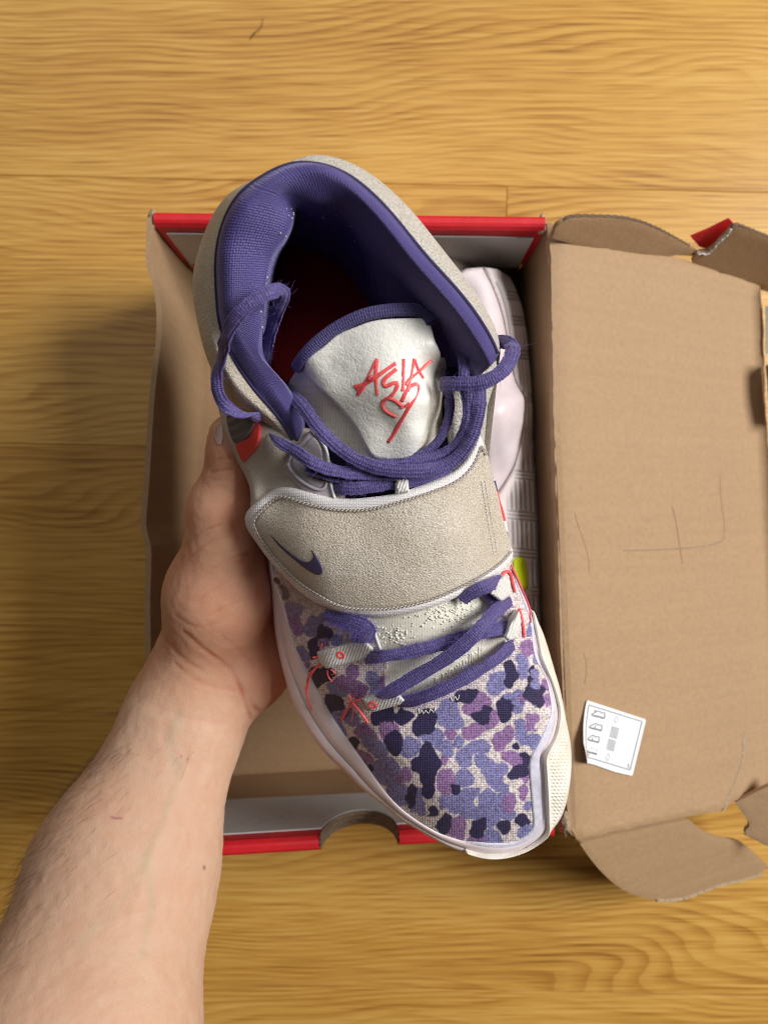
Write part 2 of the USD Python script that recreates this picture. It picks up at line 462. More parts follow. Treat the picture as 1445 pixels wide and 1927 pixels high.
def skin_material():
    n = {'p': ('principled_bsdf', {'roughness': 0.6, 'subsurface_weight': 0.35, 'subsurface_scale': 0.004, 'subsurface_radius': (1.0, 0.35, 0.18), 'specular_ior_level': 0.3}),
         'a': ('attribute', {'attribute': 'print_color'}), 'g': ('texture_coordinate', {}),
         'n1': ('noise_texture', {'scale': 90.0, 'detail': 5.0, 'roughness': 0.65}), 'r1': ('map_range', {'from_min': 0.35, 'from_max': 0.68, 'clamp': True}),
         'm1': ('mix', {'color1': (1, 1, 1), 'color2': (0.97, 0.90, 0.87)}), 'x1': ('mix', {'mix_type': 'multiply', 'fac': 1.0}),
         'n2': ('noise_texture', {'scale': 900.0, 'detail': 3.0}), 'b2': ('bump', {'strength': 1.0, 'distance': 0.00018}),
         'v3': ('voronoi_texture', {'scale': 1100.0, 'feature': 'distance_to_edge'}), 'b3': ('bump', {'strength': 0.5, 'distance': 0.0001})}
    l = [('g.object', 'n1.vector'), ('n1.fac', 'r1.value'), ('r1.result', 'm1.fac'), ('a.color', 'x1.color1'), ('m1.color', 'x1.color2'), ('x1.color', 'p.base_color'),
         ('g.object', 'n2.vector'), ('n2.fac', 'b2.height'), ('g.object', 'v3.vector'), ('v3.distance', 'b3.height'), ('b2.normal', 'b3.normal'), ('b3.normal', 'p.normal')]
    return usdkit.material(stage, LOOKS + 'skin', n, l, surface='p.BSDF')


M['skin'] = skin_material()


def wood_material():
    n = {'p': ('principled_bsdf', {'roughness': 0.40, 'specular_ior_level': 0.4}), 'g': ('texture_coordinate', {}), 'o': ('object_info', {}),
         'k': ('math', {'math_type': 'multiply', 'value2': 37.0}), 'kv': ('combine_xyz', {}), 'sh': ('vector_math', {'math_type': 'add'}), 'xy': ('separate_xyz', {}),
         # growth rings: even lines along the plank, bent into cathedrals by a slow stretched field
         'mw': ('mapping', {'scale': (2.6, 9.0, 1.0)}), 'nw': ('noise_texture', {'scale': 1.0, 'detail': 2.0, 'roughness': 0.45}),
         'a1': ('math', {'math_type': 'multiply', 'value2': 22.0}), 'a2': ('math', {'math_type': 'multiply', 'value2': 165.0}), 'a3': ('math', {'math_type': 'add'}),
         'mj': ('mapping', {'scale': (13.0, 170.0, 1.0)}), 'nj': ('noise_texture', {'scale': 1.0, 'detail': 2.0}), 'a4': ('math', {'math_type': 'multiply_add', 'value2': 0.28}),
         'fr': ('math', {'math_type': 'fraction'}),
         'rr': ('rgb_ramp', {'ramp': [(0.0, (0.1, 0.1, 0.1)), (0.35, (0.0, 0.0, 0.0)), (0.72, (0.65, 0.65, 0.65)), (0.88, (1, 1, 1)), (0.96, (0.85, 0.85, 0.85)), (1.0, (0.1, 0.1, 0.1))]}),
         'mm': ('mapping', {'scale': (4.0, 24.0, 1.0)}), 'nm': ('noise_texture', {'scale': 1.0, 'detail': 2.0}), 'rm': ('map_range', {'from_min': 0.36, 'from_max': 0.64, 'to_min': 0.06, 'to_max': 0.34, 'clamp': True}),
         'w1': ('math', {'math_type': 'multiply'}),
         # short dark pores
         'ms': ('mapping', {'scale': (18.0, 900.0, 1.0)}), 'ns': ('noise_texture', {'scale': 1.0, 'detail': 2.0, 'roughness': 0.5}), 'w2': ('map_range', {'from_min': 0.50, 'from_max': 0.72, 'to_min': 0.0, 'to_max': 0.42, 'clamp': True}),
         'mf': ('mapping', {'scale': (9.0, 330.0, 1.0)}), 'nf': ('noise_texture', {'scale': 1.0, 'detail': 3.0, 'roughness': 0.6}), 'wf': ('math', {'math_type': 'multiply_add', 'value2': 0.75, 'value3': -0.28}),
         'mb': ('mapping', {'scale': (2.0, 11.0, 1.0)}), 'nb': ('noise_texture', {'scale': 1.0, 'detail': 3.0}), 'w3': ('math', {'math_type': 'multiply_add', 'value2': 0.55, 'value3': -0.14}),
         's1': ('math', {'math_type': 'add'}), 's2': ('math', {'math_type': 'add'}), 's3': ('math', {'math_type': 'add'}),
         'cr': ('rgb_ramp', {'ramp': [(0.0, lin(219, 176, 98)), (0.3, lin(200, 152, 73)), (0.6, lin(174, 123, 52)), (1.0, lin(126, 82, 32))]}),
         'bp': ('bump', {'strength': 0.3, 'distance': 0.00015, 'invert': True})}
    l = [('o.random', 'k.value1'), ('k.value', 'kv.x'), ('k.value', 'kv.y'), ('g.object', 'sh.vector1'), ('kv.vector', 'sh.vector2'), ('sh.vector', 'xy.vector'),
         ('sh.vector', 'mw.vector'), ('mw.vector', 'nw.vector'), ('nw.fac', 'a1.value1'), ('xy.y', 'a2.value1'), ('a1.value', 'a3.value1'), ('a2.value', 'a3.value2'),
         ('sh.vector', 'mj.vector'), ('mj.vector', 'nj.vector'), ('nj.fac', 'a4.value1'), ('a3.value', 'a4.value3'), ('a4.value', 'fr.value1'), ('fr.value', 'rr.fac'),
         ('sh.vector', 'mm.vector'), ('mm.vector', 'nm.vector'), ('nm.fac', 'rm.value'), ('rr.color', 'w1.value1'), ('rm.result', 'w1.value2'),
         ('sh.vector', 'ms.vector'), ('ms.vector', 'ns.vector'), ('ns.fac', 'w2.value'), ('sh.vector', 'mb.vector'), ('mb.vector', 'nb.vector'), ('nb.fac', 'w3.value1'),
         ('sh.vector', 'mf.vector'), ('mf.vector', 'nf.vector'), ('nf.fac', 'wf.value1'),
         ('w1.value', 's1.value1'), ('w2.result', 's1.value2'), ('s1.value', 's2.value1'), ('w3.value', 's2.value2'), ('s2.value', 's3.value1'), ('wf.value', 's3.value2'),
         ('s3.value', 'cr.fac'), ('cr.color', 'p.base_color'), ('ns.fac', 'bp.height'), ('bp.normal', 'p.normal')]
    return usdkit.material(stage, LOOKS + 'oak_laminate', n, l, surface='p.BSDF')


M['wood'] = wood_material()

# ---------------------------------------------------------------- floor
fl = UsdGeom.Xform.Define(stage, fresh('/World/floor')).GetPrim()
tag(fl, 'golden oak laminate floor of long planks', None, None, 'structure')
k0 = H / F
PW = 505 * k0
row0 = -(345 - CY) * k0          # a plank seam
ends = {0: [-0.75, 0.40], 1: [(940 - CX) * k0], 2: [-0.62, 0.66], 3: [(254 - CX) * k0], 4: [-0.40, 0.78], 5: [0.12], -1: [-0.2], -2: [0.3], 6: [-0.3]}
tilt = math.radians(-1.3)
RT = np.array([[math.cos(tilt), -math.sin(tilt), 0], [math.sin(tilt), math.cos(tilt), 0], [0, 0, 1]])
for r in range(-5, 10):
    y1 = row0 + (1 - r) * PW
    y0 = y1 - PW
    xs = [-2.2] + ends.get(r, [-.9 + .37 * (r % 5), .5 + .2 * (r % 3)]) + [2.2]
    for a, b in zip(xs[:-1], xs[1:]):
        g, c = 0.00012, 0.0004
        m = manifold3d.Manifold.hull_points(np.array([(x, y, z) for z, e in ((-0.008, 0), (-c, 0), (0, c)) for x in (a + g + e, b - g - e) for y in (y0 + g + e, y1 - g - e)]))
        mm = m.to_mesh()
        v = mm.vert_properties[:, :3] @ RT.T
        put(fl, 'plank', (v, mm.tri_verts), M['wood'])

# ---------------------------------------------------------------- shoe box
RZ = 0.125
box = thing('shoe_box', 'open red and kraft cardboard shoe box, lid folded back, worn edges, on the wood floor', 'shoe box')
TL, TR, BR, BL = [P(x, y, RZ) for x, y in ((287, 397), (1034, 405), (1080, 1574), (285, 1622))]
flat = lambda p, z: np.array([p[0], p[1], z])
put(box, 'bottom_panel', slab([flat(BL, .0008), flat(BR, .0008), flat(TR, .0008), flat(TL, .0008)], 0.003, (6, 10)), M['kraft'])


def poly_wall(top, bot, t):
    """A board between two polylines, thickness t outward (vector)."""
    G = np.stack([np.asarray(top), np.asarray(top) * .8 + np.asarray(bot) * .2, np.asarray(top) * .5 + np.asarray(bot) * .5, np.asarray(bot)], 1)
    return thicken(G, np.asarray(t, float))


lw = spline([(286, 409), (285, 450), (285, 500), (294, 524), (303, 570), (304, 634), (295, 708), (286, 820), (279, 930), (276, 1000), (283, 1020), (283, 1110), (284, 1230), (284, 1420), (286, 1612)], n=60)
top = P(lw[:, 0], lw[:, 1], RZ - 0.001)
bot = np.stack([np.interp(top[:, 1], [BL[1], TL[1]], [BL[0], TL[0]]) + 0.001, top[:, 1], np.full(len(top), .004)], 1)
put(box, 'side_wall', poly_wall(top, bot, (-0.003, 0, 0)), M['kraft'])
yy = np.linspace(TR[1] - 0.003, BR[1] + 0.003, 30)
xx = np.interp(yy, [BR[1], TR[1]], [BR[0], TR[0]])
top = np.stack([xx - .001, yy, np.full(30, RZ - 0.0025)], 1)
put(box, 'side_wall', poly_wall(top, top * [1, 1, 0] + [-0.002, 0, .004], (0.003, 0, 0)), M['kraft'])
for x in (1,):
    pass


def end_wall(A, B, inward, notch=None):
    """Red end wall from A to B along its outer top edge: a folded double board with a grey-white liner inside."""
    A, B = np.array(A), np.array(B)
    ex = B - A; L = np.linalg.norm(ex); ex /= L
    n = np.array(inward, float); n -= ex * (n @ ex); n /= np.linalg.norm(n)
    T = np.eye(4); T[:3, 0] = n; T[:3, 1] = [0, 0, 1]; T[:3, 2] = ex; T[:3, 3] = [A[0], A[1], 0]
    prof = Polygon([(0, .001), (.003, .001), (.003, .066), (.0075, .066), (.0075, RZ - .003), (.006, RZ - .0008), (.0045, RZ), (.002, RZ), (.0007, RZ - .0008), (0, RZ - .002)])
    m = trimesh.creation.extrude_polygon(prof, L, engine='earcut')
    cut = None
    if notch:
        s, r, depth = notch
        c = trimesh.creation.cylinder(radius=r, height=.03, sections=48)
        c.apply_transform(trimesh.transformations.rotation_matrix(math.pi / 2, [0, 1, 0]))
        c.apply_scale([1, depth / r, 1]); c.apply_translation([.004, RZ, s])
        M3 = lambda t: manifold3d.Manifold(manifold3d.Mesh(np.asarray(t.vertices, np.float32), np.asarray(t.faces, np.uint32)))
        mm = (M3(m) - M3(c)).to_mesh()
        m = trimesh.Trimesh(mm.vert_properties[:, :3], mm.tri_verts, process=True)
    m.apply_transform(T)
    put(box, 'end_wall', m, M['red'], smooth=False)
    pt = lambda a, z, s: (T @ np.array([a, z, s, 1]))[:3]
    mar = .0042
    zt = RZ - .0105
    if notch:
        s, r, depth = notch
        pl = Polygon([(mar, .062), (L - mar, .0695), (L - mar, zt), (mar, zt)]).difference(shapely.affinity.scale(Point(s, RZ).buffer(r * 1.0, 32), 1, depth / r))
        lm = trimesh.creation.extrude_polygon(pl, .0008, engine='earcut')
        T2 = np.eye(4); T2[:3, 0] = ex; T2[:3, 1] = [0, 0, 1]; T2[:3, 2] = n; T2[:3, 3] = np.array([A[0], A[1], 0]) + n * .0078
        lm.apply_transform(T2)
    else:
        lm = slab([pt(.0078, zt, mar), pt(.0078, .0635, mar), pt(.0078, .0635, L - mar), pt(.0078, zt, L - mar)], .0008)
    put(box, 'liner', lm, M['liner'], label='grey-white paper liner folded over the end wall')
    put(box, 'inner_wall', slab([pt(.0034, .064, .003), pt(.0034, .004, .003), pt(.0034, .004, L - .003), pt(.0034, .064, L - .003)], .0008), M['kraft'])
    if notch:
        s, r, depth = notch
        a = np.linspace(math.pi * 1.005, math.pi * 1.995, 40)
        rows = []
        for dep, dr in ((.0004, .0006), (.0007, .0012), (.0016, .0003), (.0026, .0002), (.0034, .0012), (.0042, .0004), (.0052, .0002), (.0062, .0011), (.0072, .0004), (.0083, .0008)):
            rows.append([pt(dep, RZ + (depth - dr) * math.sin(q), s + (r - dr) * math.cos(q)) for q in a])
        put(box, 'thumb_notch', grid(np.array(rows))[0], M['notch_edge'], smooth=True, label='cut cardboard edge of the round thumb notch')


end_wall(TL + [.0006, 0, 0], TR - [.0022, 0, 0], (0, -1, 0))
sB = (674 - 285) * (H - RZ) / F
end_wall(BL + [.001, 0, 0], P(1044, 1576, RZ), (0, 1, 0), notch=(sB, .0222, .033))
# torn corner tufts of board
for cx, cy, s in ((288, 412, 1), (1020, 420, 1), (1062, 1548, 1.2)):
    c = trimesh.creation.icosphere(2, .0035 * s)
    c.vertices *= (.7, 1.6, .8)
    c.vertices += (meshkit.fbm(c.vertices * 500, 3) - .5)[:, None] * c.vertices * 1.2
    c.apply_translation(P(cx, cy, RZ - .0045)); put(box, 'torn_corner', c, M['kraft_edge'], smooth=True)

# lid: one sloping panel hinged on the right wall, standing and hanging flaps
H1, H2, R1 = P(1041, 440, RZ + .0005), P(1084, 1572, RZ + .0005), P(1433, 537, .034)
nl = np.cross(H2 - H1, R1 - H1); nl /= np.linalg.norm(nl)
if nl[2] < 0: nl = -nl
lid0 = on_plane(H1, nl)


def lid_pos(px, py, lift=0.0):
    w = lid0(px, py)
    q = np.stack([w[..., 0] * 9, w[..., 1] * 6, np.zeros_like(w[..., 0])], -1)
    edge = np.exp(-((np.asarray(px) - (1041 + (np.asarray(py) - 440) * .038)) / 14.0) ** 2)
    return w + nl * ((meshkit.fbm(q, 3) - .5) * .004 - edge * .002 + lift)[..., None]


lidpoly = Polygon([(1040, 462), (1039, 446), (1046, 428), (1060, 436), (1100, 452), (1170, 470), (1226, 476), (1262, 480), (1300, 490), (1350, 508), (1400, 524), (1433, 536), (1438, 600), (1446, 760), (1462, 1000), (1475, 1300), (1470, 1470), (1445, 1480),
                   (1383, 1511), (1368, 1527), (1359, 1529), (1289, 1541), (1200, 1560), (1150, 1571), (1092, 1588), (1078, 1568), (1075, 1480), (1069, 1300), (1062, 1100), (1058, 950), (1052, 800), (1048, 700), (1044, 560)])
lb_ = lidpoly.exterior
lb_ = np.array([lb_.interpolate(d).coords[0] for d in np.arange(0, lb_.length, 7)])
lidpoly = Polygon(lb_ + (np.stack([meshkit.fbm(np.c_[lb_ / 17, np.zeros(len(lb_))], 3, 2), meshkit.fbm(np.c_[lb_ / 17, np.ones(len(lb_))], 3, 4)], 1) - .5) * 5).buffer(0)
m, uv, px = sheet(lidpoly, lid_pos, .003, .0012, step=9, drop=-nl, scale=3200)
put(box, 'lid_panel', m, M['kraft'], smooth=True)
# the fold that joins lid and wall
hp = np.linspace(0, 1, 24)[:, None]
hl = P(1040, 446, RZ) * (1 - hp) + P(1083, 1570, RZ) * hp


def corrugated(name, poly, pos, nrm, edge, label=None, step=8, thick=.0028):
    """A flap of corrugated board; edge = its cut edge (spots), which shows the wavy flute between two papers."""
    m, uv, px = sheet(poly, pos, thick, .0003, step=step, drop=-np.asarray(nrm), scale=3200)
    f = put(box, name, m, M['kraft'], smooth=True, label=label)
    if edge is not None:
        e = spline(edge, step=3)
        w = pos(e[:, 0], e[:, 1])
        T = np.gradient(w, axis=0); T /= np.linalg.norm(T, axis=1)[:, None]
        out = np.cross(T, nrm)
        c = pos(np.array([poly.centroid.x]), np.array([poly.centroid.y]))[0]
        if ((w - c) * out).sum() < 0: out = -out
        s = np.r_[0, np.cumsum(np.linalg.norm(np.diff(w, axis=0), axis=1))]
        mid = w - np.asarray(nrm) * (thick * .5)
        q = np.arange(0, s[-1], .0006)
        ctr = np.stack([np.interp(q, s, mid[:, k]) for k in range(3)], 1)
        od = np.stack([np.interp(q, s, out[:, k]) for k in range(3)], 1)
        z = ctr + np.asarray(nrm) * (np.sin(q / .0052 * 2 * np.pi) * thick * .40)[:, None]
        put(f, 'flute', grid(np.stack([z - od * .001, z + od * .0006], 1))[0], M['kraft_edge'])
        back = np.stack([mid + np.asarray(nrm) * thick * .36 + out * .0003, mid - np.asarray(nrm) * thick * .36 + out * .0003], 1)
        put(f, 'flute_shadow', grid(back)[0], M['flute'])
    return f


fa, fb = lid0(np.array([1048.]), np.array([462.]))[0], lid0(np.array([1226.]), np.array([478.]))[0]
ex = fb - fa; ex /= np.linalg.norm(ex)
up = np.array([0, .42, 1.0]); n1 = np.cross(ex, up); n1 /= np.linalg.norm(n1)
if n1[1] > 0: n1 = -n1
pl1 = on_plane(fa, n1)


def flap1(px, py):
    w = pl1(px, py)
    return w


corrugated('end_flap', Polygon([(1040, 448), (1046, 428), (1056, 420), (1072, 412), (1100, 410), (1150, 411), (1185, 415), (1215, 423), (1245, 436), (1275, 452), (1300, 466), (1318, 478), (1300, 482), (1270, 480), (1226, 492), (1170, 484), (1110, 470), (1050, 452)]), flap1, n1,
           [(1060, 419), (1074, 411.5), (1100, 409.5), (1150, 410.5), (1185, 414.5), (1215, 422.5), (1245, 435.5), (1275, 451.5), (1300, 465.5)], 'kraft flap standing up at the top of the lid')
fc, fd = lid0(np.array([1303.]), np.array([492.]))[0], lid0(np.array([1436.]), np.array([535.]))[0]
ex = fd - fc; ex /= np.linalg.norm(ex)
up = np.array([.05, .35, 1.0]); n2 = np.cross(ex, up); n2 /= np.linalg.norm(n2)
if n2[1] > 0: n2 = -n2
pl2 = on_plane(fc, n2)
corrugated('corner_flap', Polygon([(1303, 492), (1309, 482), (1314, 476), (1332, 475), (1344, 466), (1356, 452), (1366, 443), (1376, 430), (1384, 426), (1410, 434), (1445, 448), (1470, 458), (1470, 557), (1436, 547), (1380, 530), (1340, 516), (1304, 503)]), pl2, n2,
           [(1376, 429.5), (1384, 425.5), (1410, 433.5), (1445, 447.5), (1470, 457.5)], 'brown torn corner flap at the upper right of the lid')
tear = np.array([(1314, 477), (1332, 476), (1344, 467), (1356, 453), (1366, 444), (1376, 431)], float)
put(box, 'torn_edge', join([rod(pl2(spline(tear, n=30)[:, 0], spline(tear, n=30)[:, 1]) + rng.normal(0, .0003, (31, 3)) + n2 * q, .0007) for q in (0, -.0012)]), M['liner'], label='frayed pale tear along the corner flap')
n3 = np.array([-.1, -.9, .5]); n3 /= np.linalg.norm(n3)
m, uv, px = sheet(Polygon([(1304, 460), (1340, 445), (1377, 427), (1386, 436), (1362, 464), (1344, 484), (1322, 480)]), lambda a, b: pl2(a, b) - n2 * .006, .001, step=5, drop=-n2)
put(box, 'red_tab', m, M['red'], label='red coated outer side of the torn flap')
# lower end flap hangs outward, slightly down
f1, f2, f3 = lid0(np.array([1092.]), np.array([1587.]))[0], lid0(np.array([1300.]), np.array([1540.]))[0], P(1250, 1694, .055)
n4 = np.cross(f2 - f1, f3 - f1); n4 /= np.linalg.norm(n4)
if n4[2] < 0: n4 = -n4
pl4 = on_plane(f1 - [0, 0, .0015], n4)
corrugated('end_flap', Polygon(np.vstack([[(1080, 1569), (1091, 1589), (1150, 1575), (1200, 1564), (1289, 1545), (1300, 1546)], spline([(1300, 1546), (1325, 1567), (1360, 1580), (1392, 1586), (1420, 1606), (1448, 1631)], n=14), [(1448, 1640)],
           spline([(1448, 1641), (1400, 1656), (1350, 1668), (1300, 1687), (1262, 1695), (1240, 1695), (1200, 1688), (1165, 1671), (1130, 1640), (1100, 1602), (1080, 1571)], n=40)])), pl4, n4,
           [(1262, 1695.5), (1300, 1687.5), (1350, 1668.5), (1400, 1656.5), (1440, 1644)], 'rounded kraft flap hanging out below the lid')
put(box, 'torn_edge', rod(pl4(*spline([(1448, 1641), (1400, 1656), (1350, 1668), (1300, 1687), (1262, 1695), (1235, 1695)], n=40).T), .0009), M['kraft_edge'], label='pale frayed rim of the hanging flap')
# front lip of the lid and its corner piece, mostly beyond the picture's right side
la, lb = lid0(np.array([1434., 1482.]), np.array([536., 1470.]))
la[0] += .004; lb[0] += .004
put(box, 'lid_lip', slab([la, lb, lb + [.012, 0, .026], la + [.012, 0, .026]], -.003, (8, 3)), M['kraft'])
q0, q1 = lid0(np.array([1437., 1438.]), np.array([580., 668.]))
put(box, 'white_tab', slab([q0 + [-.001, 0, .004], q1 + [-.001, 0, .004], q1 + [.03, 0, .010], q0 + [.03, 0, .010]], .001, (4, 3)), M['liner'])
q0, q1 = lid0(np.array([1440., 1452.]), np.array([690., 800.]))
put(box, 'curled_tab', grid(np.array([[q0 * (1 - s) + q1 * s + [-.002 - .006 * math.sin(t) * math.sin(math.pi * (s * .9 + .05)), 0, .004 + .022 * (t / 2.4)] for t in np.linspace(0, 2.4, 8)] for s in np.linspace(0, 1, 12)]))[0], M['kraft'], smooth=True)
g0 = P(1384, 1512, .055); nq = np.array([-.05, -.25, 1.]); nq /= np.linalg.norm(nq)
plq = on_plane(g0, nq)
corrugated('corner_flap', Polygon([(1384, 1511), (1445, 1481), (1475, 1470), (1475, 1605), (1445, 1592), (1402, 1571), (1404, 1562), (1412, 1556), (1408, 1545), (1396, 1530)]), plq, nq,
           [(1402, 1571.5), (1420, 1580), (1445, 1592.5), (1475, 1605.5)], 'dark brown flap at the lower right corner of the lid')
# pen cross, creases and flute lines on the lid
def lid_line(name, pts, w, mt, lift=.0002, **k):
    p = spline(pts, n=40)
    wv = lid_pos(p[:, 0], p[:, 1], np.full(len(p), lift))
    T = np.gradient(wv, axis=0); T /= np.linalg.norm(T, axis=1)[:, None]
    S = np.cross(nl, T)
    ww = w * (.55 + .9 * meshkit.noise(np.stack([np.arange(len(p)) * .23, np.full(len(p), pts[0][0] * .7), np.zeros(len(p))], -1)))
    ww[0] *= .2; ww[-1] *= .2
    put(box, name, grid(np.stack([wv - S * ww[:, None] / 2, wv + S * ww[:, None] / 2], 1))[0], mt, **k)


lid_line('pen_mark', [(1174, 1036), (1200, 1036), (1250, 1034), (1300, 1031), (1330, 1027), (1352, 1022), (1364, 1014), (1366, 1003)], .0007, M['pencil'], label='thin hand drawn cross stroke on the lid')
lid_line('pen_mark', [(1265, 953), (1269, 962), (1275, 990), (1281, 1030), (1286, 1062)], .0005, M['pencil'])
lid_line('crease', [(1366, 1003), (1366, 985), (1361, 945), (1356, 890)], .0005, M['crease'])
lid_line('crease', [(1085, 965), (1095, 1000), (1108, 1040), (1112, 1080)], .0003, M['crease'])
lid_line('crease', [(1103, 1230), (1108, 1260), (1104, 1290)], .0006, M['crease'])
lid_line('crease', [(1362, 1528), (1372, 1500), (1396, 1440), (1400, 1380)], .0012, M['kraft_edge'])

# ---------------------------------------------------------------- paper label on the lid
lab = thing('paper_label', 'small white printed paper label with four shoe drawings, peeling off the lid', 'label')


def label_pos(px, py):
    px, py = np.asarray(px, float), np.asarray(py, float)
    curl = np.clip((1118 - px) / 28, 0, 1) ** 2 * np.clip((py - 1330) / 80, 0, 1.2)
    return lid_pos(px, py, .0012 + .006 * curl)


Z6 = lambda pts: [(1060 + x / 7.225, 1290 + y / 7.225) for x, y in pts]
lp = Polygon(Z6([(330, 205), (1120, 465), (940, 1235), (700, 1180), (430, 1085), (250, 1035), (222, 985), (210, 750), (270, 480)]))
m, uv, px = sheet(lp.buffer(-1).buffer(1), label_pos, .0004, step=4, drop=-nl)
put(lab, 'paper', m, M['paper'], smooth=True)


def ink(name, pts, w, mt='ink', closed=False, lift=.0003, n=None):
    p = np.array(Z6(pts))
    if closed: p = np.vstack([p, p[:1]])
    d = np.r_[0, np.cumsum(np.linalg.norm(np.diff(p, axis=0), axis=1))]
    q = np.linspace(0, d[-1], n or max(8, int(d[-1] / 2)))
    p = np.stack([np.interp(q, d, p[:, 0]), np.interp(q, d, p[:, 1])], 1)
    wv = label_pos(p[:, 0], p[:, 1]) + nl * lift
    T = np.gradient(wv, axis=0); T /= np.linalg.norm(T, axis=1)[:, None] + 1e-12
    S = np.cross(nl, T)
    return grid(np.stack([wv - S * w / 2, wv + S * w / 2], 1))[0]


put(lab, 'border', ink('b', [(352, 268), (1062, 490), (905, 1152), (262, 955), (250, 830), (262, 740)], .0005, closed=True), M['ink'])
for k, (ox, oy) in enumerate([(0, 0), (-40, 168), (-78, 328)]):
    o = [(385, 395), (430, 375), (470, 350), (490, 352), (520, 375), (566, 372), (566, 410), (556, 456), (500, 436), (440, 425), (395, 408)]
    put(lab, 'shoe_drawing', join([ink('s', [(x + ox, y + oy) for x, y in o], .00055, closed=True), ink('s', [(x + ox, y + oy) for x, y in [(390, 402), (450, 412), (556, 440)]], .0004),
                                   ink('s', [(x + ox, y + oy) for x, y in ([(425, 335), (440, 360), (450, 340)] if k == 0 else [(480, 372), (470, 410), (478, 425)])], .0004)]), M['ink'])
put(lab, 'shoe_drawing', join([ink('s', [(290, 880), (340, 860), (375, 845), (420, 868), (465, 872), (455, 900)], .0004)]), M['ink_pale'])
put(lab, 'shoe_drawing', join([ink('s', [(285, 888), (330, 905), (380, 915), (455, 938)], .0011), ink('s', [(300, 945), (305, 925), (330, 935)], .0006)]), M['ink'])
for bx, by in ((690, 640), (648, 810)):
    bars = []
    for k in range(7):
        t = k / 6 - .5
        bars.append(ink('s', [(bx - 50 + t * 34 * 0 + 12 * 0 + (-50) * 0 + t * -30, by + t * 130 - 14), (bx + 52 + t * -30, by + t * 130 + 18)], .00042))
    put(lab, 'code_block', join(bars), M['ink'])
for bx, by in ((715, 465), (602, 978)):
    put(lab, 'diamond_mark', ink('s', [(bx + 16, by - 50), (bx + 26, by + 2), (bx - 8, by + 54), (bx - 28, by + 0)], .00035, closed=True), M['ink_pale'])
put(lab, 'size_mark', join([ink('s', [(872, 1070 + k * 16), (892, 1076 + k * 16)], .0004) for k in range(4)]), M['ink'])

# ---------------------------------------------------------------- second shoe, lying on its side in the box
sh2 = thing('sneaker', 'lilac white sneaker lying on its side in the box, ribbed sole against the cardboard wall', 'shoe')
bnd = [(909, 498), (931, 543), (950, 603), (961, 667), (976, 723), (989, 745), (987, 798), (976, 854), (961, 891), (931, 936)]
sil = [(961, 517), (976, 547), (991, 603), (998, 667), (1004, 742), (1006, 816), (1010, 891), (1015, 985), (1017, 1078), (1019, 1134), (1022, 1200)]
c2 = [(x, y, .088) for x, y in bnd] + [(x, y, .056) for x, y in sil] + [(938, 504, .076), (870, 560, .089), (860, 700, .095), (870, 850, .096), (900, 960, .089), (920, 1100, .086), (960, 1000, .083), (965, 1100, .083), (960, 1200, .083), (900, 1250, .088), (995, 900, .075), (995, 1000, .074), (1000, 1100, .073), (1005, 1200, .07), (800, 700, .094), (800, 1000, .09), (992, 700, .068), (978, 620, .072), (960, 560, .074)]
c2 = [(x, y, z + .020) for x, y, z in c2]
z2 = rbf(c2, .002)
pos2 = lambda x, y: P(x, y, z2(x, y))
mid2 = Polygon(np.vstack([spline(bnd, n=60), spline([(931, 936), (922, 975), (915, 1100), (905, 1260)], n=20)[1:], [(780, 1260), (770, 900), (790, 600), (850, 515), (880, 500)]]))
fold = lambda x, y: .0030 * np.exp(-((x - (905 + (y - 700) * .06)) / 14) ** 2) * (y > 640) - .0022 * np.exp(-((x - (888 + (y - 700) * .08)) / 12) ** 2) * (y > 680)
m, uv, px = sheet(mid2, pos2, .05, .004, step=5, scale=3150, disp=fold)
put(sh2, 'midsole', m, M['midsole'], smooth=True)
sp = spline(sil, n=80)
out2 = Polygon(np.vstack([spline(bnd, n=60), spline([(931, 936), (922, 975), (915, 1100), (915, 1210)], n=20)[1:], [(1022, 1215)], sp[::-1], [(938, 502)]])).buffer(-.8)


def tread(x, y):
    e = np.interp(y, sp[:, 1], sp[:, 0])
    t = e - x                                             # distance in from the outer rim
    g = np.zeros_like(x)
    def bar(c, s):
        return np.exp(-((c) / s) ** 2)
    for yy, x0 in ((558, 955), (605, 965), (668, 975), (748, 996), (818, 1000), (895, 970), (972, 955), (1042, 960), (1112, 1000), (1160, 1000)):
        a = 1 / (1 + np.exp(-(x - x0) / 2.0))
        for dy in (-7, 0, 7):
            g += -.0011 * bar(y - yy - dy - (x - 990) * .10, 2.0) * a
    rib = .5 + .5 * np.cos(t / 9.2 * 2 * np.pi)
    zone = 1 / (1 + np.exp(-(y - 850) / 5.0))
    near = np.zeros_like(x)
    for yy in (895, 972, 1042, 1112, 1160):
        near = np.maximum(near, np.exp(-((y - yy - (x - 990) * .1) / 11.0) ** 4))
    xin = np.interp(y, [850, 895, 940, 1040, 1045, 1120, 1200], [992, 975, 955, 958, 995, 996, 996])
    g += -.0016 * (1 - rib) ** 1.2 * zone * (1 - near) / (1 + np.exp(-(x - xin) / 2.0))
    rib2 = .5 + .5 * np.cos(t / 6.5 * 2 * np.pi)
    g += -.0007 * (1 - rib2) * (1 - zone) * np.exp(-((t - 16) / 12.0) ** 4)
    g += -.0012 * bar(t - 34, 2.2) * (1 - zone) * (y > 530)
    return g


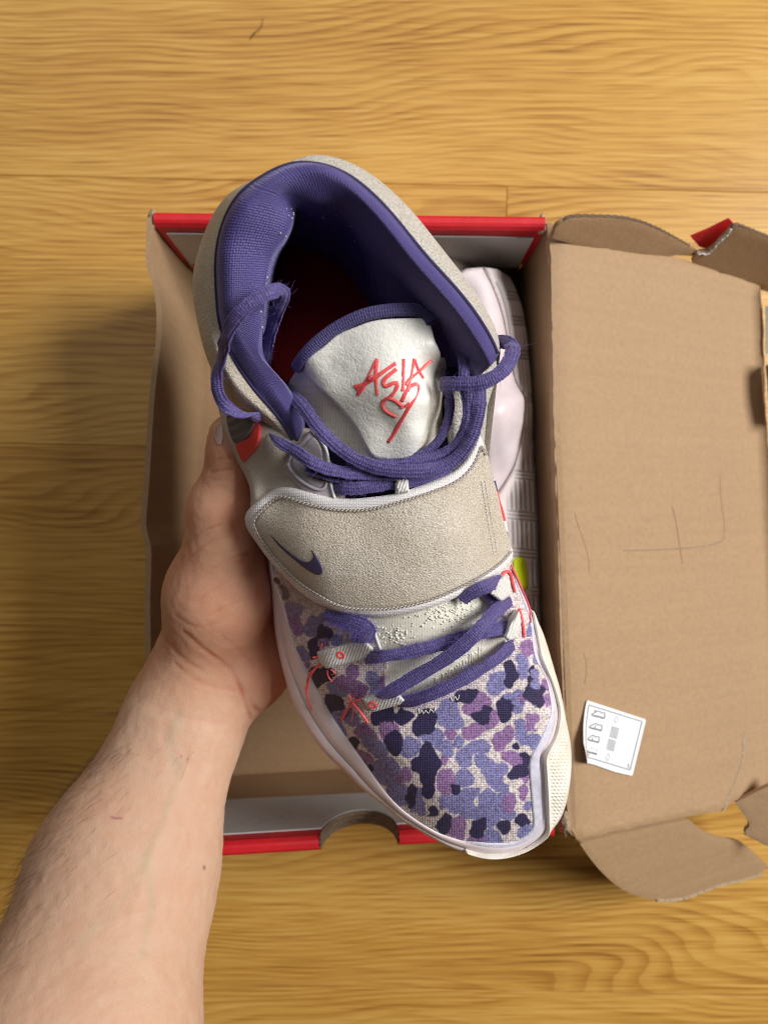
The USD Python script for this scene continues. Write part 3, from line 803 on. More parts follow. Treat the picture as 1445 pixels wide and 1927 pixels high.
m, uv, px = sheet(out2, pos2, .035, .003, step=1.9, scale=3100, disp=tread)
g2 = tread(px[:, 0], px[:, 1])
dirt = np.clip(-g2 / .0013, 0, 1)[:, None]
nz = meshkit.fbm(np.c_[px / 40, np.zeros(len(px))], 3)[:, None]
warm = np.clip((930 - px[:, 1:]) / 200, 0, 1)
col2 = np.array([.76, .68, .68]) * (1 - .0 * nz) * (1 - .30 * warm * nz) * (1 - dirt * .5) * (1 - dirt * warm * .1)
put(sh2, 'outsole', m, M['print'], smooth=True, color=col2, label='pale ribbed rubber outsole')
m, uv, px = sheet(Polygon([(965, 1056), (973, 1048), (986, 1049), (992, 1060), (995, 1085), (995, 1110), (986, 1113), (974, 1098), (966, 1075)]).buffer(-2).buffer(2), lambda x, y: P(x, y, z2(x, y) + .0022), .003, .0018, step=2, scale=3100)
put(sh2, 'sole_window', m, M['yellow'], smooth=True, label='neon yellow cushioning window in the sole')
body = manifold3d.Manifold()
for a, b in (((790, 560, .050, .038), (800, 820, .05, .042)), ((800, 820, .05, .042), (840, 1080, .045, .036)), ((840, 1080, .045, .036), (890, 1330, .04, .032))):
    hull = []
    for x, y, z, r in (a, b):
        s = trimesh.creation.icosphere(3, r); s.apply_translation(P(x, y, z)); hull.append(s.vertices)
    body += manifold3d.Manifold.hull_points(np.vstack(hull))
bm = body.refine_to_length(.006).to_mesh()
put(sh2, 'upper', trimesh.Trimesh(bm.vert_properties[:, :3], bm.tri_verts), M['suede'], smooth=True)

# ---------------------------------------------------------------- the held sneaker
shoe = thing('sneaker', 'worn grey suede sneaker with purple camo toe, held up over the box by a hand', 'shoe')
ZU = rbf([
    # strap base, left edge to right edge
    (465, 985, .221), (500, 925, .228), (560, 1010, .238), (640, 1060, .242), (720, 1020, .2465), (760, 925, .2475), (860, 1010, .243), (880, 870, .240), (925, 920, .232), (950, 990, .224), (964, 1045, .219),
    (520, 1085, .213), (610, 1145, .229), (720, 1160, .236), (850, 1140, .235), (930, 1095, .226),
    (700, 1190, .2305), (830, 1170, .2345), (790, 1290, .2225), (900, 1200, .2265),
    (514, 1092, .204), (531, 1132, .2025), (548, 1196, .2005), (560, 1230, .199), (585, 1277, .197), (616, 1335, .1945), (654, 1393, .1925), (687, 1439, .191), (741, 1511, .189), (783, 1545, .188), (825, 1570, .1875), (877, 1585, .187), (935, 1604, .186), (977, 1590, .1865),
    (590, 1190, .2155), (610, 1260, .2120), (650, 1230, .2185), (660, 1310, .2125), (720, 1340, .2145), (700, 1400, .2065), (750, 1460, .203), (800, 1400, .213), (850, 1470, .207), (900, 1400, .209), (830, 1520, .2), (900, 1530, .198), (960, 1500, .199), (990, 1430, .200), (960, 1340, .209),
    (1000, 1560, .189), (1020, 1500, .193), (1038, 1340, .1975), (1015, 1250, .204), (1000, 1180, .207), (960, 1250, .214), (950, 1170, .220), (970, 1090, .216), (985, 1120, .2095),
    (1072, 1395, .1845), (1075, 1437, .1845), (1063, 1520, .1845), (1046, 1553, .1845), (993, 1600, .1845), (916, 1617, .1845), (1043, 1260, .187), (1032, 1221, .189), (1018, 1182, .194), (1050, 1440, .1935), (1045, 1500, .191), (1055, 1340, .1905),
    # quarter and eyestay
    (420, 780, .226), (440, 800, .231), (470, 800, .238), (546, 832, .241), (480, 930, .228), (455, 870, .226), (510, 850, .240), (540, 890, .237), (584, 815, .243), (615, 880, .243), (630, 930, .242), (400, 740, .220),
    (845, 735, .250), (930, 690, .246), (890, 800, .244), (912, 830, .236), (870, 840, .243), (740, 800, .243), (760, 870, .244), (700, 760, .24), (640, 830, .243)], .0006)
posU = lambda dz: (lambda x, y: P(x, y, ZU(x, y) + dz))

# sole: rings from the upper's edge out to the widest line and under
V = [(514, 1092), (531, 1132), (548, 1196), (560, 1230), (585, 1277), (616, 1335), (654, 1393), (687, 1439), (741, 1511), (783, 1545), (825, 1570), (877, 1586), (935, 1596), (977, 1590), (1004, 1577), (1020, 1550), (1020, 1492), (1018, 1430), (1035, 1390), (1044, 1345), (1038, 1300), (1020, 1245), (1005, 1195), (990, 1150), (968, 1100), (932, 1000), (898, 900), (842, 780), (800, 660), (745, 570), (690, 525), (640, 515), (580, 525), (535, 575), (515, 660), (505, 780), (500, 900), (505, 1000)]
S = [(508, 1090), (517, 1184), (531, 1256), (554, 1329), (587, 1387), (624, 1431), (656, 1460), (680, 1484), (728, 1522), (755, 1544), (797, 1569), (838, 1592), (877, 1607), (935, 1618), (993, 1601), (1046, 1554), (1063, 1521), (1072, 1479), (1075.5, 1437), (1073, 1395), (1065, 1354), (1054, 1298), (1043, 1260), (1018, 1182), (1000, 1150), (983, 1110), (948, 1030), (910, 920), (860, 790), (815, 655), (755, 560), (695, 512), (640, 502), (575, 512), (522, 570), (500, 660), (490, 790), (486, 920), (496, 1020)]
nV = 300
Vs, Ss = spline(V, True, n=nV), spline(S, True, n=nV)
# pair each point of the widest line with the nearest fitting point of the upper's edge
j = np.argmin(((Ss[:, None] - Vs[None]) ** 2).sum(-1), 1)
Vp = Vs[j]
for _ in range(6):
    Vp = (np.roll(Vp, 1, 0) + Vp * 2 + np.roll(Vp, -1, 0)) / 4
vis = np.clip((Vp[:, 1] - 1060) / 60, 0, 1)
zV = np.where(vis > 0, ZU(Vp[:, 0], Vp[:, 1]), .197) * vis + .197 * (1 - vis)
toe = np.clip((Ss[:, 1] - 1480) / 130, 0, 1)
cen = np.array([730., 1050.])
ringz = []
inn = Vp + (np.array([760, 1200]) - Vp) * .05
W = lambda px, z: P(px[:, 0], px[:, 1], z)
ringz.append(W(inn, zV - .001))
ringz.append(W(Vp, zV + .0004))
for t, dz in ((.12, .0012), (.35, .0016), (.52, .0010), (.58, -.0004), (.64, .0006), (.85, .0006), (1.0, 0)):
    ringz.append(W(Vp * (1 - t) + Ss * t, (zV * (1 - t) + .1835 * t) + dz))
base = ringz[-1].copy()
ringz.append(base * [1, 1, 0] + [0, 0, .1785])
low = Ss + (cen - Ss) * .012
ringz.append(W(low, .172 + toe * .004))
low = Ss + (cen - Ss) * .05
ringz.append(W(low, .1675 + toe * .007))
low = Ss + (cen - Ss) * .5
ringz.append(W(low, np.full(nV, .1675)))
low = Ss * 0 + cen
ringz.append(W(low, np.full(nV, .1675)))
G = np.array(ringz).transpose(1, 0, 2)
(v, f), uv = grid(G, closed_u=True)
put(shoe, 'midsole', (v, f), M['midsole'], smooth=True, label='lilac white foam midsole with a groove line')

# vamp with the camo print
throat = [(696, 1150), (698, 1180), (716, 1222), (730, 1250), (724, 1285), (740, 1312), (775, 1322), (812, 1312), (858, 1294), (905, 1266), (944, 1240), (964, 1212), (960, 1180), (940, 1150), (916, 1112), (880, 1085), (760, 1110)]
trim_in = [(866, 1586), (877, 1585), (921, 1588), (960, 1587), (977, 1583), (993, 1572), (1002, 1559), (1003, 1542), (999, 1492), (996, 1451), (998, 1428), (1010, 1406), (1027, 1373), (1038, 1340), (1036, 1315), (1027, 1276), (1010, 1243), (1002, 1201), (996, 1160), (980, 1118), (960, 1066)]
left_in = [(514, 1092), (531, 1132), (548, 1196), (560, 1230), (585, 1277), (616, 1335), (654, 1393), (687, 1439), (705, 1468), (741, 1511), (783, 1545), (825, 1570), (866, 1585)]
vamp_out = Polygon(np.vstack([spline(left_in, step=5), spline(trim_in, step=4), [(950, 1020), (800, 1080), (640, 1090), (520, 1040)]])).buffer(0)
vamp_poly = vamp_out.difference(smooth_poly(throat, 4))

Z7 = 3.6125
NV, BL_, PU = lin(40, 31, 74), lin(124, 121, 170), lin(142, 106, 156)
BG = np.array(lin(210, 198, 198))
blobs = []


def b7(c, pts): blobs.append((c, [(x, y, r) for x, y, r in pts]))
def b8(c, pts): blobs.append((c, [((500 + x / 4.817 - 700) * Z7, (1080 + y / 4.817 - 1160) * Z7, r * Z7 / 4.817) for x, y, r in pts]))


N_, B_, P_ = NV, BL_, PU
for c, p in [(B_, [(520, 640, 68), (540, 720, 52), (480, 680, 32), (580, 730, 28)]), (B_, [(860, 440, 58), (830, 490, 33), (890, 410, 28)]), (B_, [(950, 580, 58), (1000, 550, 43), (990, 620, 33)]), (B_, [(1025, 285, 20), (1025, 350, 30), (1030, 410, 20)]),
             (B_, [(1010, 735, 28), (1015, 800, 33), (1050, 855, 30)]), (B_, [(400, 810, 58), (440, 820, 36), (350, 815, 28)]), (B_, [(260, 890, 53)]), (B_, [(500, 890, 33), (590, 860, 26), (520, 930, 22), (455, 885, 18)]), (B_, [(620, 950, 42), (690, 885, 36), (765, 885, 36), (630, 1000, 28)]),
             (B_, [(735, 975, 38), (790, 1040, 48), (830, 1100, 48), (885, 1035, 28), (860, 1155, 30)]), (B_, [(625, 1105, 50)]), (B_, [(495, 1265, 42), (570, 1270, 52), (640, 1230, 48), (660, 1320, 46), (705, 1345, 22), (690, 1195, 22)]),
             (B_, [(775, 1225, 42), (830, 1290, 66), (795, 1370, 56), (900, 1250, 38), (935, 1340, 38), (900, 1180, 18), (760, 1330, 36)]), (B_, [(100, 1040, 76), (50, 1030, 36), (110, 1090, 56)]), (B_, [(190, 1210, 60), (285, 1210, 48), (300, 1290, 42), (150, 1180, 32), (330, 1325, 22)]),
             (B_, [(30, 900, 48), (65, 920, 28)]), (B_, [(1060, 1290, 22)]), (B_, [(1055, 1450, 33), (1020, 1475, 18)]), (B_, [(810, 1490, 42), (850, 1525, 22), (820, 1530, 28)]), (B_, [(1110, 260, 18), (1122, 310, 18)]), (B_, [(1110, 835, 20), (1090, 870, 13)]), (B_, [(1070, 110, 22), (1085, 60, 16)]),
             (P_, [(715, 590, 63), (660, 625, 28), (775, 580, 22)]), (P_, [(785, 715, 48), (700, 775, 42), (635, 795, 26), (815, 680, 26)]), (P_, [(530, 810, 28)]), (P_, [(880, 830, 46), (925, 785, 26), (870, 890, 22)]), (P_, [(1095, 690, 35), (1080, 765, 20)]), (P_, [(480, 975, 20), (500, 1080, 38), (495, 1160, 42), (545, 1140, 28)]),
             (P_, [(215, 1095, 28), (245, 1070, 18), (195, 1115, 13)]), (P_, [(1035, 1100, 22), (1030, 1180, 20), (1025, 1240, 12)]), (P_, [(930, 1270, 48)]), (P_, [(595, 1400, 40), (575, 1460, 38), (590, 1500, 18)]), (P_, [(1045, 205, 33), (1055, 240, 22)]), (P_, [(1190, 470, 26), (1195, 570, 30)]), (P_, [(720, 1510, 38), (680, 1525, 22)]), (P_, [(1022, 550, 18)]),
             (N_, [(375, 920, 42), (325, 1010, 50), (405, 1000, 48), (385, 1100, 50), (378, 1195, 40)]), (N_, [(905, 620, 50), (895, 665, 42)]), (N_, [(1090, 490, 30), (1115, 575, 38), (1055, 530, 22), (1090, 370, 12), (1140, 500, 18), (1085, 430, 16)]), (B_, [(1107, 400, 16), (1108, 470, 22)]),
             (N_, [(980, 880, 14), (1030, 975, 36), (1005, 1055, 42), (945, 1090, 16)]), (P_, [(930, 950, 32), (975, 980, 28)]), (N_, [(365, 740, 62), (318, 770, 32), (380, 690, 52)]), (N_, [(930, 340, 28), (957, 400, 30), (940, 455, 22)]), (N_, [(740, 680, 30), (690, 660, 14), (775, 635, 18), (765, 712, 18)]),
             (N_, [(720, 1430, 33), (700, 1475, 28), (745, 1405, 20)]), (N_, [(905, 1432, 35), (875, 1415, 12)]), (N_, [(1030, 1382, 28), (1010, 1378, 18)]), (N_, [(412, 1340, 26)]), (N_, [(495, 1410, 33), (490, 1455, 32), (520, 1365, 16)]), (N_, [(265, 1170, 16), (260, 1235, 22), (262, 1290, 12)]), (N_, [(565, 1175, 26)]),
             (N_, [(640, 540, 34), (590, 560, 22), (695, 520, 16)]), (N_, [(60, 690, 45), (105, 670, 38)]), (P_, [(100, 780, 50), (150, 770, 30)]), (N_, [(165, 830, 42), (150, 895, 42), (115, 850, 26)]), (N_, [(240, 680, 34)])]:
    b7(c, p)
for c, p in [(N_, [(490, 520, 50), (440, 640, 38), (440, 740, 30), (555, 560, 45)]), (P_, [(520, 620, 40)]), (B_, [(640, 610, 40)]), (P_, [(790, 880, 50), (780, 935, 22)]), (B_, [(965, 950, 45), (985, 1040, 40)]), (P_, [(1060, 960, 28), (1060, 1040, 22)]), (N_, [(600, 1150, 60), (655, 1190, 42), (620, 1230, 46)]), (N_, [(500, 940, 38), (455, 900, 36), (565, 900, 46)]),
             (B_, [(610, 1020, 42), (690, 1060, 46)]), (P_, [(810, 1030, 66), (860, 1075, 46), (690, 980, 46)]), (B_, [(400, 520, 45), (420, 440, 46), (530, 415, 36)]), (P_, [(250, 430, 52), (292, 530, 42), (230, 350, 36)]), (B_, [(225, 295, 46), (285, 345, 36)]), (N_, [(185, 185, 22)]), (N_, [(460, 980, 26), (440, 1020, 20)]), (B_, [(640, 1290, 40), (640, 1370, 46), (680, 1440, 36)]),
             (P_, [(880, 1420, 56), (940, 1480, 42)]), (B_, [(1010, 1590, 66), (930, 1530, 44)]), (N_, [(800, 1535, 48), (785, 1600, 36)]), (P_, [(870, 1680, 56), (930, 1730, 36)]), (N_, [(1020, 1330, 46), (1110, 1290, 50), (1100, 1350, 36)]), (N_, [(1240, 1300, 60)]), (P_, [(1110, 1420, 66)]), (N_, [(1160, 1500, 70), (1175, 1570, 46)]), (B_, [(1320, 1570, 66)]),
             (B_, [(1100, 1780, 96)]), (P_, [(1270, 1820, 42)]), (B_, [(330, 710, 36), (370, 750, 26)]), (P_, [(380, 830, 26)]), (B_, [(760, 1280, 56), (810, 1330, 36)]), (N_, [(950, 1770, 28)]), (N_, [(110, 60, 20), (150, 140, 16)])]:
    b8(c, p)


def camo(px):
    q = (px - [700, 1160]) * Z7
    wv = np.c_[px / 9.0, np.zeros(len(px))]
    wl = np.c_[px / 21.0, np.zeros(len(px))]
    q = q + (np.stack([meshkit.fbm(wv, 2, 1), meshkit.fbm(wv, 2, 5)], 1) - .5) * 24 + (np.stack([meshkit.fbm(wl, 2, 11), meshkit.fbm(wl, 2, 15)], 1) - .5) * 36
    col = np.tile(BG, (len(q), 1))
    for c, pts in blobs:
        pts = np.array(pts)
        near = np.where((q[:, 0] > (pts[:, 0] - pts[:, 2]).min() - 20) & (q[:, 0] < (pts[:, 0] + pts[:, 2]).max() + 20) & (q[:, 1] > (pts[:, 1] - pts[:, 2]).min() - 20) & (q[:, 1] < (pts[:, 1] + pts[:, 2]).max() + 20))[0]
        if not len(near): continue
        d = np.linalg.norm(q[near, None] - pts[None, :, :2], axis=2) - pts[:, 2]
        k = 12.0
        s = -k * np.log(np.exp(-d / k).sum(1))
        a = np.clip(.5 - (s - 12.0) / 6.0, 0, 1)[:, None]
        col[near] = col[near] * (1 - a) + np.array(c) * a
    return col


m, uv, px = sheet(vamp_poly, posU(0.0), .003, .0006, step=1.7, bottom=False)
cc = camo(px)
worn = np.exp(-(((px[:, 0] - 600) / 90) ** 2 + ((px[:, 1] - 1110) / 42) ** 2))[:, None]
cc = cc * (1 + 1.0 * (meshkit.noise(np.c_[px / 2.4, np.zeros(len(px))])[:, None] - .5))
cc = cc * (1 - .75 * worn) + np.array([.34, .27, .27]) * .75 * worn
put(shoe, 'vamp', m, M['vamp'], smooth=True, uv=uv, color=cc, label='camouflage printed knit toe in purple, blue and navy on cream')

# lilac band along the vamp's outer side
trim_out = [(866, 1592), (899, 1602), (935, 1604), (977, 1597), (1004, 1583), (1020, 1567), (1022, 1547), (1020, 1492), (1017, 1442), (1018, 1420), (1032, 1395), (1043, 1365), (1046, 1340), (1042, 1315), (1032, 1284), (1018, 1251), (1009, 1215), (1003, 1168), (990, 1128), (968, 1072)]
band = Polygon(np.vstack([spline(trim_in[:-1] + [(963, 1072)], step=4), spline(trim_out, step=4)[::-1]])).buffer(0)
m, uv, px = sheet(band, posU(.0008), .003, .0007, step=2.2)
put(shoe, 'band', m, M['band'], smooth=True)
# cream rubber toe guard
guard_out = [(876, 1606), (916, 1617), (949, 1615), (993, 1601), (1027, 1578), (1046, 1554), (1063, 1521), (1072, 1479), (1075.5, 1437), (1073, 1395), (1065, 1354), (1054, 1298), (1043, 1260), (1032, 1221), (1018, 1182), (1004, 1150)]
g_in = [(876, 1599), (899, 1606), (935, 1609), (980, 1602), (1010, 1588), (1026, 1570), (1028, 1547), (1026, 1492), (1023, 1442), (1024, 1422), (1038, 1396), (1048, 1366), (1051, 1340), (1046, 1314), (1036, 1283), (1022, 1250), (1012, 1212), (1001, 1150)]
guard = Polygon(np.vstack([spline(g_in, step=4), spline(guard_out, step=4)[::-1]])).buffer(0)
gi = LineString(spline(g_in, step=3)); go = LineString(spline(guard_out, step=3))


def guard_disp(x, y):
    pts = shapely.points(np.stack([x, y], 1))
    d0, d1 = shapely.distance(pts, gi), shapely.distance(pts, go)
    h = .0020 * np.exp(-((d0 - 4) / 3.5) ** 2) + .0006
    zone = 1 / (1 + np.exp(-(d0 - 9) / 1.2)) / (1 + np.exp(-(d1 - 4) / 1.2)) * np.clip((y - 1375) / 20, 0, 1) * np.clip((1575 - y) / 20, 0, 1)
    u, w = (x - .18 * (y - 1440)) / 7.2, y / 6.4
    du, dw = (u + .5 * (np.floor(w) % 2)) % 1 - .5, w % 1 - .5
    return h - .0012 * np.exp(-((du ** 2 + dw ** 2) / .055)) * zone


m, uv, px = sheet(guard, posU(.0014), .010, .0016, step=1.5, disp=guard_disp)
put(shoe, 'toe_guard', m, M['rubber'], smooth=True, label='cream rubber toe guard with perforated dots')

# knit inner boot seen in the throat, with the raised embroidery
bz = lambda x, y: P(x, y, ZU(x, y) - .0016)
m, uv, px = sheet(smooth_poly(throat, 4).buffer(9), bz, .002, 0, step=3)
put(shoe, 'inner_boot', m, M['bootie'], smooth=True, uv=uv, label='cream knit inner boot under the lower laces')
Z9 = lambda pts: [(800 + x / 9.03, 1180 + y / 9.03) for x, y in pts]
strokes = [[(175, 1000), (180, 860)], [(215, 1030), (205, 860)], [(178, 940), (212, 930)], [(300, 930), (300, 790)], [(355, 900), (370, 770)], [(300, 930), (335, 925)], [(400, 860), (415, 730), (450, 700), (465, 730), (440, 860), (405, 870)], [(490, 830), (520, 680)], [(545, 780), (550, 640)], [(590, 800), (585, 650)], [(540, 770), (590, 760)],
           [(590, 610), (640, 740)], [(640, 740), (650, 560)], [(690, 720), (700, 560)], [(650, 650), (700, 640)], [(745, 650), (755, 450)], [(790, 600), (795, 440)], [(830, 560), (815, 450)], [(850, 540), (865, 440), (835, 430)], [(905, 510), (910, 330)], [(950, 400), (985, 350)]]
put(shoe, 'embroidery', join([rod(P(*np.array(Z9(s)).T, ZU(*np.array(Z9(s)).T) - .0016), .00042, n=10) for s in strokes]), M['bootie'], smooth=True, uv=None, label='raised cream embroidered lettering on the inner boot')
pil = []
for _ in range(420):
    x, y = rng.normal(850, 40), rng.normal(1152, 14)
    if rng.random() < .25: x, y = rng.normal(742, 22), rng.normal(1195, 10)
    s = trimesh.creation.icosphere(0, abs(rng.normal(.0002, .00013)) + .00006)
    s.vertices *= (1 + .5 * rng.random(3)); s.apply_translation(P(x, y, float(ZU(np.array([x]), np.array([y]))[0]) - .0014))
    pil.append(s)
put(shoe, 'pilling', join(pil), M['pill'], smooth=True, kind='stuff')
for nm, pts in (('eyelet_edge', [(699, 1172), (708, 1200), (716, 1222), (726, 1246)]),):
    put(shoe, nm, rod(P(*np.array(pts, float).T, ZU(*np.array(pts, float).T) + .0004), .0006, n=20), M['plate_edge'], smooth=True)
zig = [(787, 1334), (790, 1344), (794, 1336), (797, 1345), (801, 1337), (806, 1344), (810, 1334), (815, 1341), (819, 1332)]
put(shoe, 'zigzag_stitch', join([rod(P(*np.array(z, float).T, ZU(*np.array(z, float).T) + .0003), .00022, n=16) for z in (zig, [(848, 1313), (852, 1320), (856, 1311), (860, 1318), (864, 1308)])]), M['pill'], smooth=True)

# quarter panel, eyestay plate and right hand side quarter
q_poly = smooth_poly([(392, 700), (405, 760), (422, 820), (450, 880), (468, 930), (470, 990), (520, 960), (640, 960), (640, 900), (618, 862), (605, 830), (584, 805), (556, 800), (500, 760), (450, 700), (410, 660)], 5)
m, uv, px = sheet(q_poly, posU(-.0004), .034, .004, step=4, scale=4600)
put(shoe, 'quarter', m, M['quarter'], smooth=True)
qr = Polygon([(838, 748), (870, 712), (938, 668), (939, 700), (920, 760), (914, 830), (930, 890), (946, 960), (956, 1010), (966, 1050), (900, 1000), (840, 940), (850, 850)])
m, uv, px = sheet(qr, posU(-.0006), .046, .004, step=4, scale=4600)
put(shoe, 'quarter', m, M['suede_light'], smooth=True)
pl_poly = Polygon([(584, 808), (610, 838), (618, 866), (622, 904), (630, 938), (600, 935), (567, 920), (540, 894), (534, 880), (544, 852), (567, 829)]).buffer(-2).buffer(2)
m, uv, px = sheet(pl_poly, posU(.0024), .003, .0008, step=2.5)
pl_ = put(shoe, 'eyestay_plate', m, M['plate'], smooth=True, label='lilac plastic eyelet plate with a clouded window')
win = smooth_poly([(548, 866), (572, 838), (590, 822), (604, 842), (608, 870), (612, 900), (607, 916), (595, 918), (575, 906), (556, 888)], 3)
m, uv, px = sheet(win, posU(.0029), .0008, .0004, step=2)
put(pl_, 'window', m, M['plate_window'], smooth=True)
rim = LineString(spline([(541, 872), (548, 886), (566, 904), (585, 916), (604, 921), (613, 914), (614, 900), (611, 872)], step=3))
rp = np.array(rim.coords)
put(pl_, 'raised_rim', tube(P(rp[:, 0], rp[:, 1], ZU(rp[:, 0], rp[:, 1]) + .0030), 0.0012, .0009, n=50)[0], M['plate'], smooth=True)
ep = np.array([(586, 808), (600, 824), (610, 838), (616, 856), (618, 872), (621, 890), (622, 906), (626, 922), (630, 938)], float)
put(pl_, 'white_edge', tube(P(ep[:, 0], ep[:, 1], ZU(ep[:, 0], ep[:, 1]) + .0024), .0013, .0024, n=50)[0], M['plate_edge'], smooth=True)

# embroidered swoosh on the quarter: grey body, red tip
crescent = smooth_poly([(481, 788), (489, 798), (490, 812), (486, 832), (478, 848), (466, 860), (457, 868), (450, 858), (444, 836), (460, 828), (472, 814)], 3)
m, uv, px = sheet(crescent, posU(.0012), .0012, .0006, step=2)
put(shoe, 'embroidered_mark', m, M['red_thread'], smooth=True, label='bright red tip of the embroidered side emblem')
grey = smooth_poly([(426, 782), (444, 780), (478, 786), (477, 806), (472, 816), (460, 829), (446, 836), (436, 826), (429, 806)], 3)
ridge = lambda x, y: .00035 * np.sin((np.hypot(x - 420, y - 760)) / 2.6)
m, uv, px = sheet(grey, posU(.0013), .0012, .0006, step=1.5, disp=ridge)
put(shoe, 'embroidered_mark', m, M['grey_thread'], smooth=True, label='grey shaded body of the embroidered side emblem')
# strip of printed knit with coral stitching along the shoe's right edge
sp_ = Polygon([(930, 900), (937, 925), (946, 962), (954, 990), (958, 1020), (951, 1020), (940, 970), (926, 910)])
m, uv, px = sheet(sp_, posU(-.0002), .006, .0006, step=2.5)
put(shoe, 'side_strip', m, M['band'], smooth=True)
for pts, r, mt in (([(934, 925), (939, 945), (944, 960), (949, 980)], .0007, 'coral_thread'), ([(948, 980), (953, 1000)], .0008, 'plate_edge'), ([(930, 905), (935, 928)], .0006, 'navy'), ([(948, 985), (955, 1012)], .0005, 'navy')):
    a = np.array(pts, float)
    put(shoe, 'edge_stitch', rod(P(a[:, 0], a[:, 1], ZU(a[:, 0], a[:, 1]) + .0005), r, n=20), M[mt], smooth=True)

# ---------------------------------------------------------------- collar: lining roll and suede shell
C = [
    [(553, 835, .238), (560, 831, .241), (568, 822, .240), (574, 812, .232), (576, 806, .222)],
    [(540, 808, .244), (553, 792, .248), (564, 775, .247), (570, 768, .238), (574, 772, .215)],
    [(515, 773, .250), (533, 756, .254), (546, 740, .252), (552, 740, .240), (556, 755, .210)],
    [(484, 738, .256), (505, 720, .260), (531, 717, .257), (536, 720, .243), (540, 735, .205)],
    [(454, 697, .262), (477, 680, .267), (509, 692, .263), (514, 696, .247), (522, 712, .200)],
    [(431, 655, .267), (456, 642, .272), (488, 662, .268), (495, 665, .250), (506, 680, .198)],
    [(414, 607, .271), (439, 602, .277), (490, 618, .272), (496, 620, .252), (506, 628, .196)],
    [(408, 550, .275), (434, 548, .282), (496, 555, .275), (503, 560, .254), (512, 565, .194)],
    [(407, 488, .279), (435, 484, .286), (510, 488, .278), (517, 494, .256), (520, 508, .194)],
    [(419, 424, .283), (447, 424, .290), (536, 446, .281), (540, 454, .256), (523, 480, .194)],
    [(447, 370, .286), (476, 380, .293), (549, 405, .283), (554, 424, .256), (541, 468, .194)],
    [(487, 336, .288), (513, 346, .294), (551, 380, .284), (562, 412, .258), (562, 469, .194)],
    [(545, 309, .289), (563, 324, .294), (588, 380, .284), (588, 414, .258), (585, 473, .194)],
    [(610, 311, .289), (620, 326, .294), (628, 388, .281), (622, 425, .256), (612, 483, .194)],
    [(674, 342, .287), (674, 364, .290), (664, 420, .276), (655, 455, .250), (645, 510, .194)],
    [(740, 406, .284), (732, 428, .287), (712, 480, .272), (700, 520, .245), (680, 555, .194)],
    [(800, 479, .281), (790, 500, .283), (768, 545, .268), (750, 590, .240), (712, 600, .194)],
    [(864, 550, .277), (850, 570, .279), (828, 605, .264), (810, 640, .236), (760, 680, .194)],
    [(913, 618, .272), (897, 635, .274), (876, 665, .260), (858, 690, .234), (815, 740, .196)],
    [(937, 668, .266), (925, 686, .267), (902, 706, .257), (880, 724, .236), (845, 772, .200)]]
Gc = loft(C, 190, 60)
st = np.arange(190)
bul = np.exp(-((st - 106) / 5.0) ** 2)                 # the crease where the left pad folds at the heel
Gc[:, 22:44, 2] -= (bul[:, None] * .006 * np.sin(np.linspace(0, np.pi, 22))[None])
wob = meshkit.fbm(Gc * 55, 3) - .5
Gc[:, 3:, 2] += wob[:, 3:] * .0022
(v, f), uv = grid(Gc)
put(shoe, 'collar_lining', (v, f[:, ::-1]), M['lining'], smooth=True, uv=uv, label='padded purple mesh collar lining')
O = [
    [(553, 835, .238), (550, 836, .2365), (547, 836, .234), (550, 838, .215)],
    [(540, 808, .244), (534, 814, .243), (527, 822, .236), (532, 822, .210)],
    [(515, 773, .250), (506, 783, .2495), (496, 796, .239), (505, 800, .205)],
    [(484, 738, .256), (472, 752, .256), (459, 776, .242), (470, 780, .200)],
    [(454, 697, .262), (440, 714, .262), (426, 746, .247), (440, 755, .198)],
    [(431, 655, .267), (415, 670, .266), (401, 702, .249), (430, 700, .196)],
    [(414, 607, .271), (396, 620, .2685), (379, 640, .252), (425, 650, .194)],
    [(408, 550, .275), (386, 560, .270), (367, 565, .252), (430, 600, .192)],
    [(407, 488, .279), (387, 495, .274), (369, 505, .256), (450, 560, .190)],
    [(419, 424, .283), (404, 421, .278), (393, 436, .258), (470, 520, .190)],
    [(447, 370, .286), (436, 370, .282), (427, 376, .268), (500, 490, .190)],
    [(487, 336, .288), (480, 338, .284), (475, 343, .272), (530, 470, .190)],
    [(545, 309, .289), (548, 306, .2855), (552, 306, .276), (580, 460, .190)],
    [(610, 311, .289), (612, 303, .284), (616, 300, .272), (630, 465, .190)],
    [(674, 342, .287), (682, 332, .281), (688, 329, .265), (690, 490, .190)],
    [(740, 406, .284), (755, 395, .277), (763, 390, .262), (740, 540, .190)],
    [(800, 479, .281), (818, 466, .274), (823, 463, .260), (790, 620, .190)],
    [(864, 550, .277), (880, 542, .270), (886, 546, .255), (840, 720, .190)],
    [(913, 618, .272), (922, 609, .266), (927, 616, .252), (885, 830, .190)],
    [(937, 668, .266), (940, 661, .260), (941, 668, .248), (915, 900, .190)]]
Go = loft(O, 190, 40)
(v, f), uv = grid(Go)
rt = (np.arange(190) > 118)
put(shoe, 'collar', grid(Go[:121])[0], M['suede'], smooth=True, label='grey suede collar shell')
put(shoe, 'collar', grid(Go[120:])[0], M['suede_light'], smooth=True, label='pale napped suede along the right side of the collar')
put(shoe, 'collar_seam', rod(Gc[::4, 0] + [0, 0, .0002], .0007, n=190), M['dark'], smooth=True)
insole = smooth_poly([(500, 500), (525, 466), (568, 462), (610, 474), (645, 500), (690, 548), (730, 605), (780, 690), (820, 760), (800, 830), (640, 830), (560, 770), (500, 680), (484, 600), (488, 540)], 6)
m, uv, px = sheet(insole, lambda x, y: P(x, y, .1995 + 0 * x), .003, .001, step=10)
put(shoe, 'insole', m, M['insole'], smooth=True)
lint = []
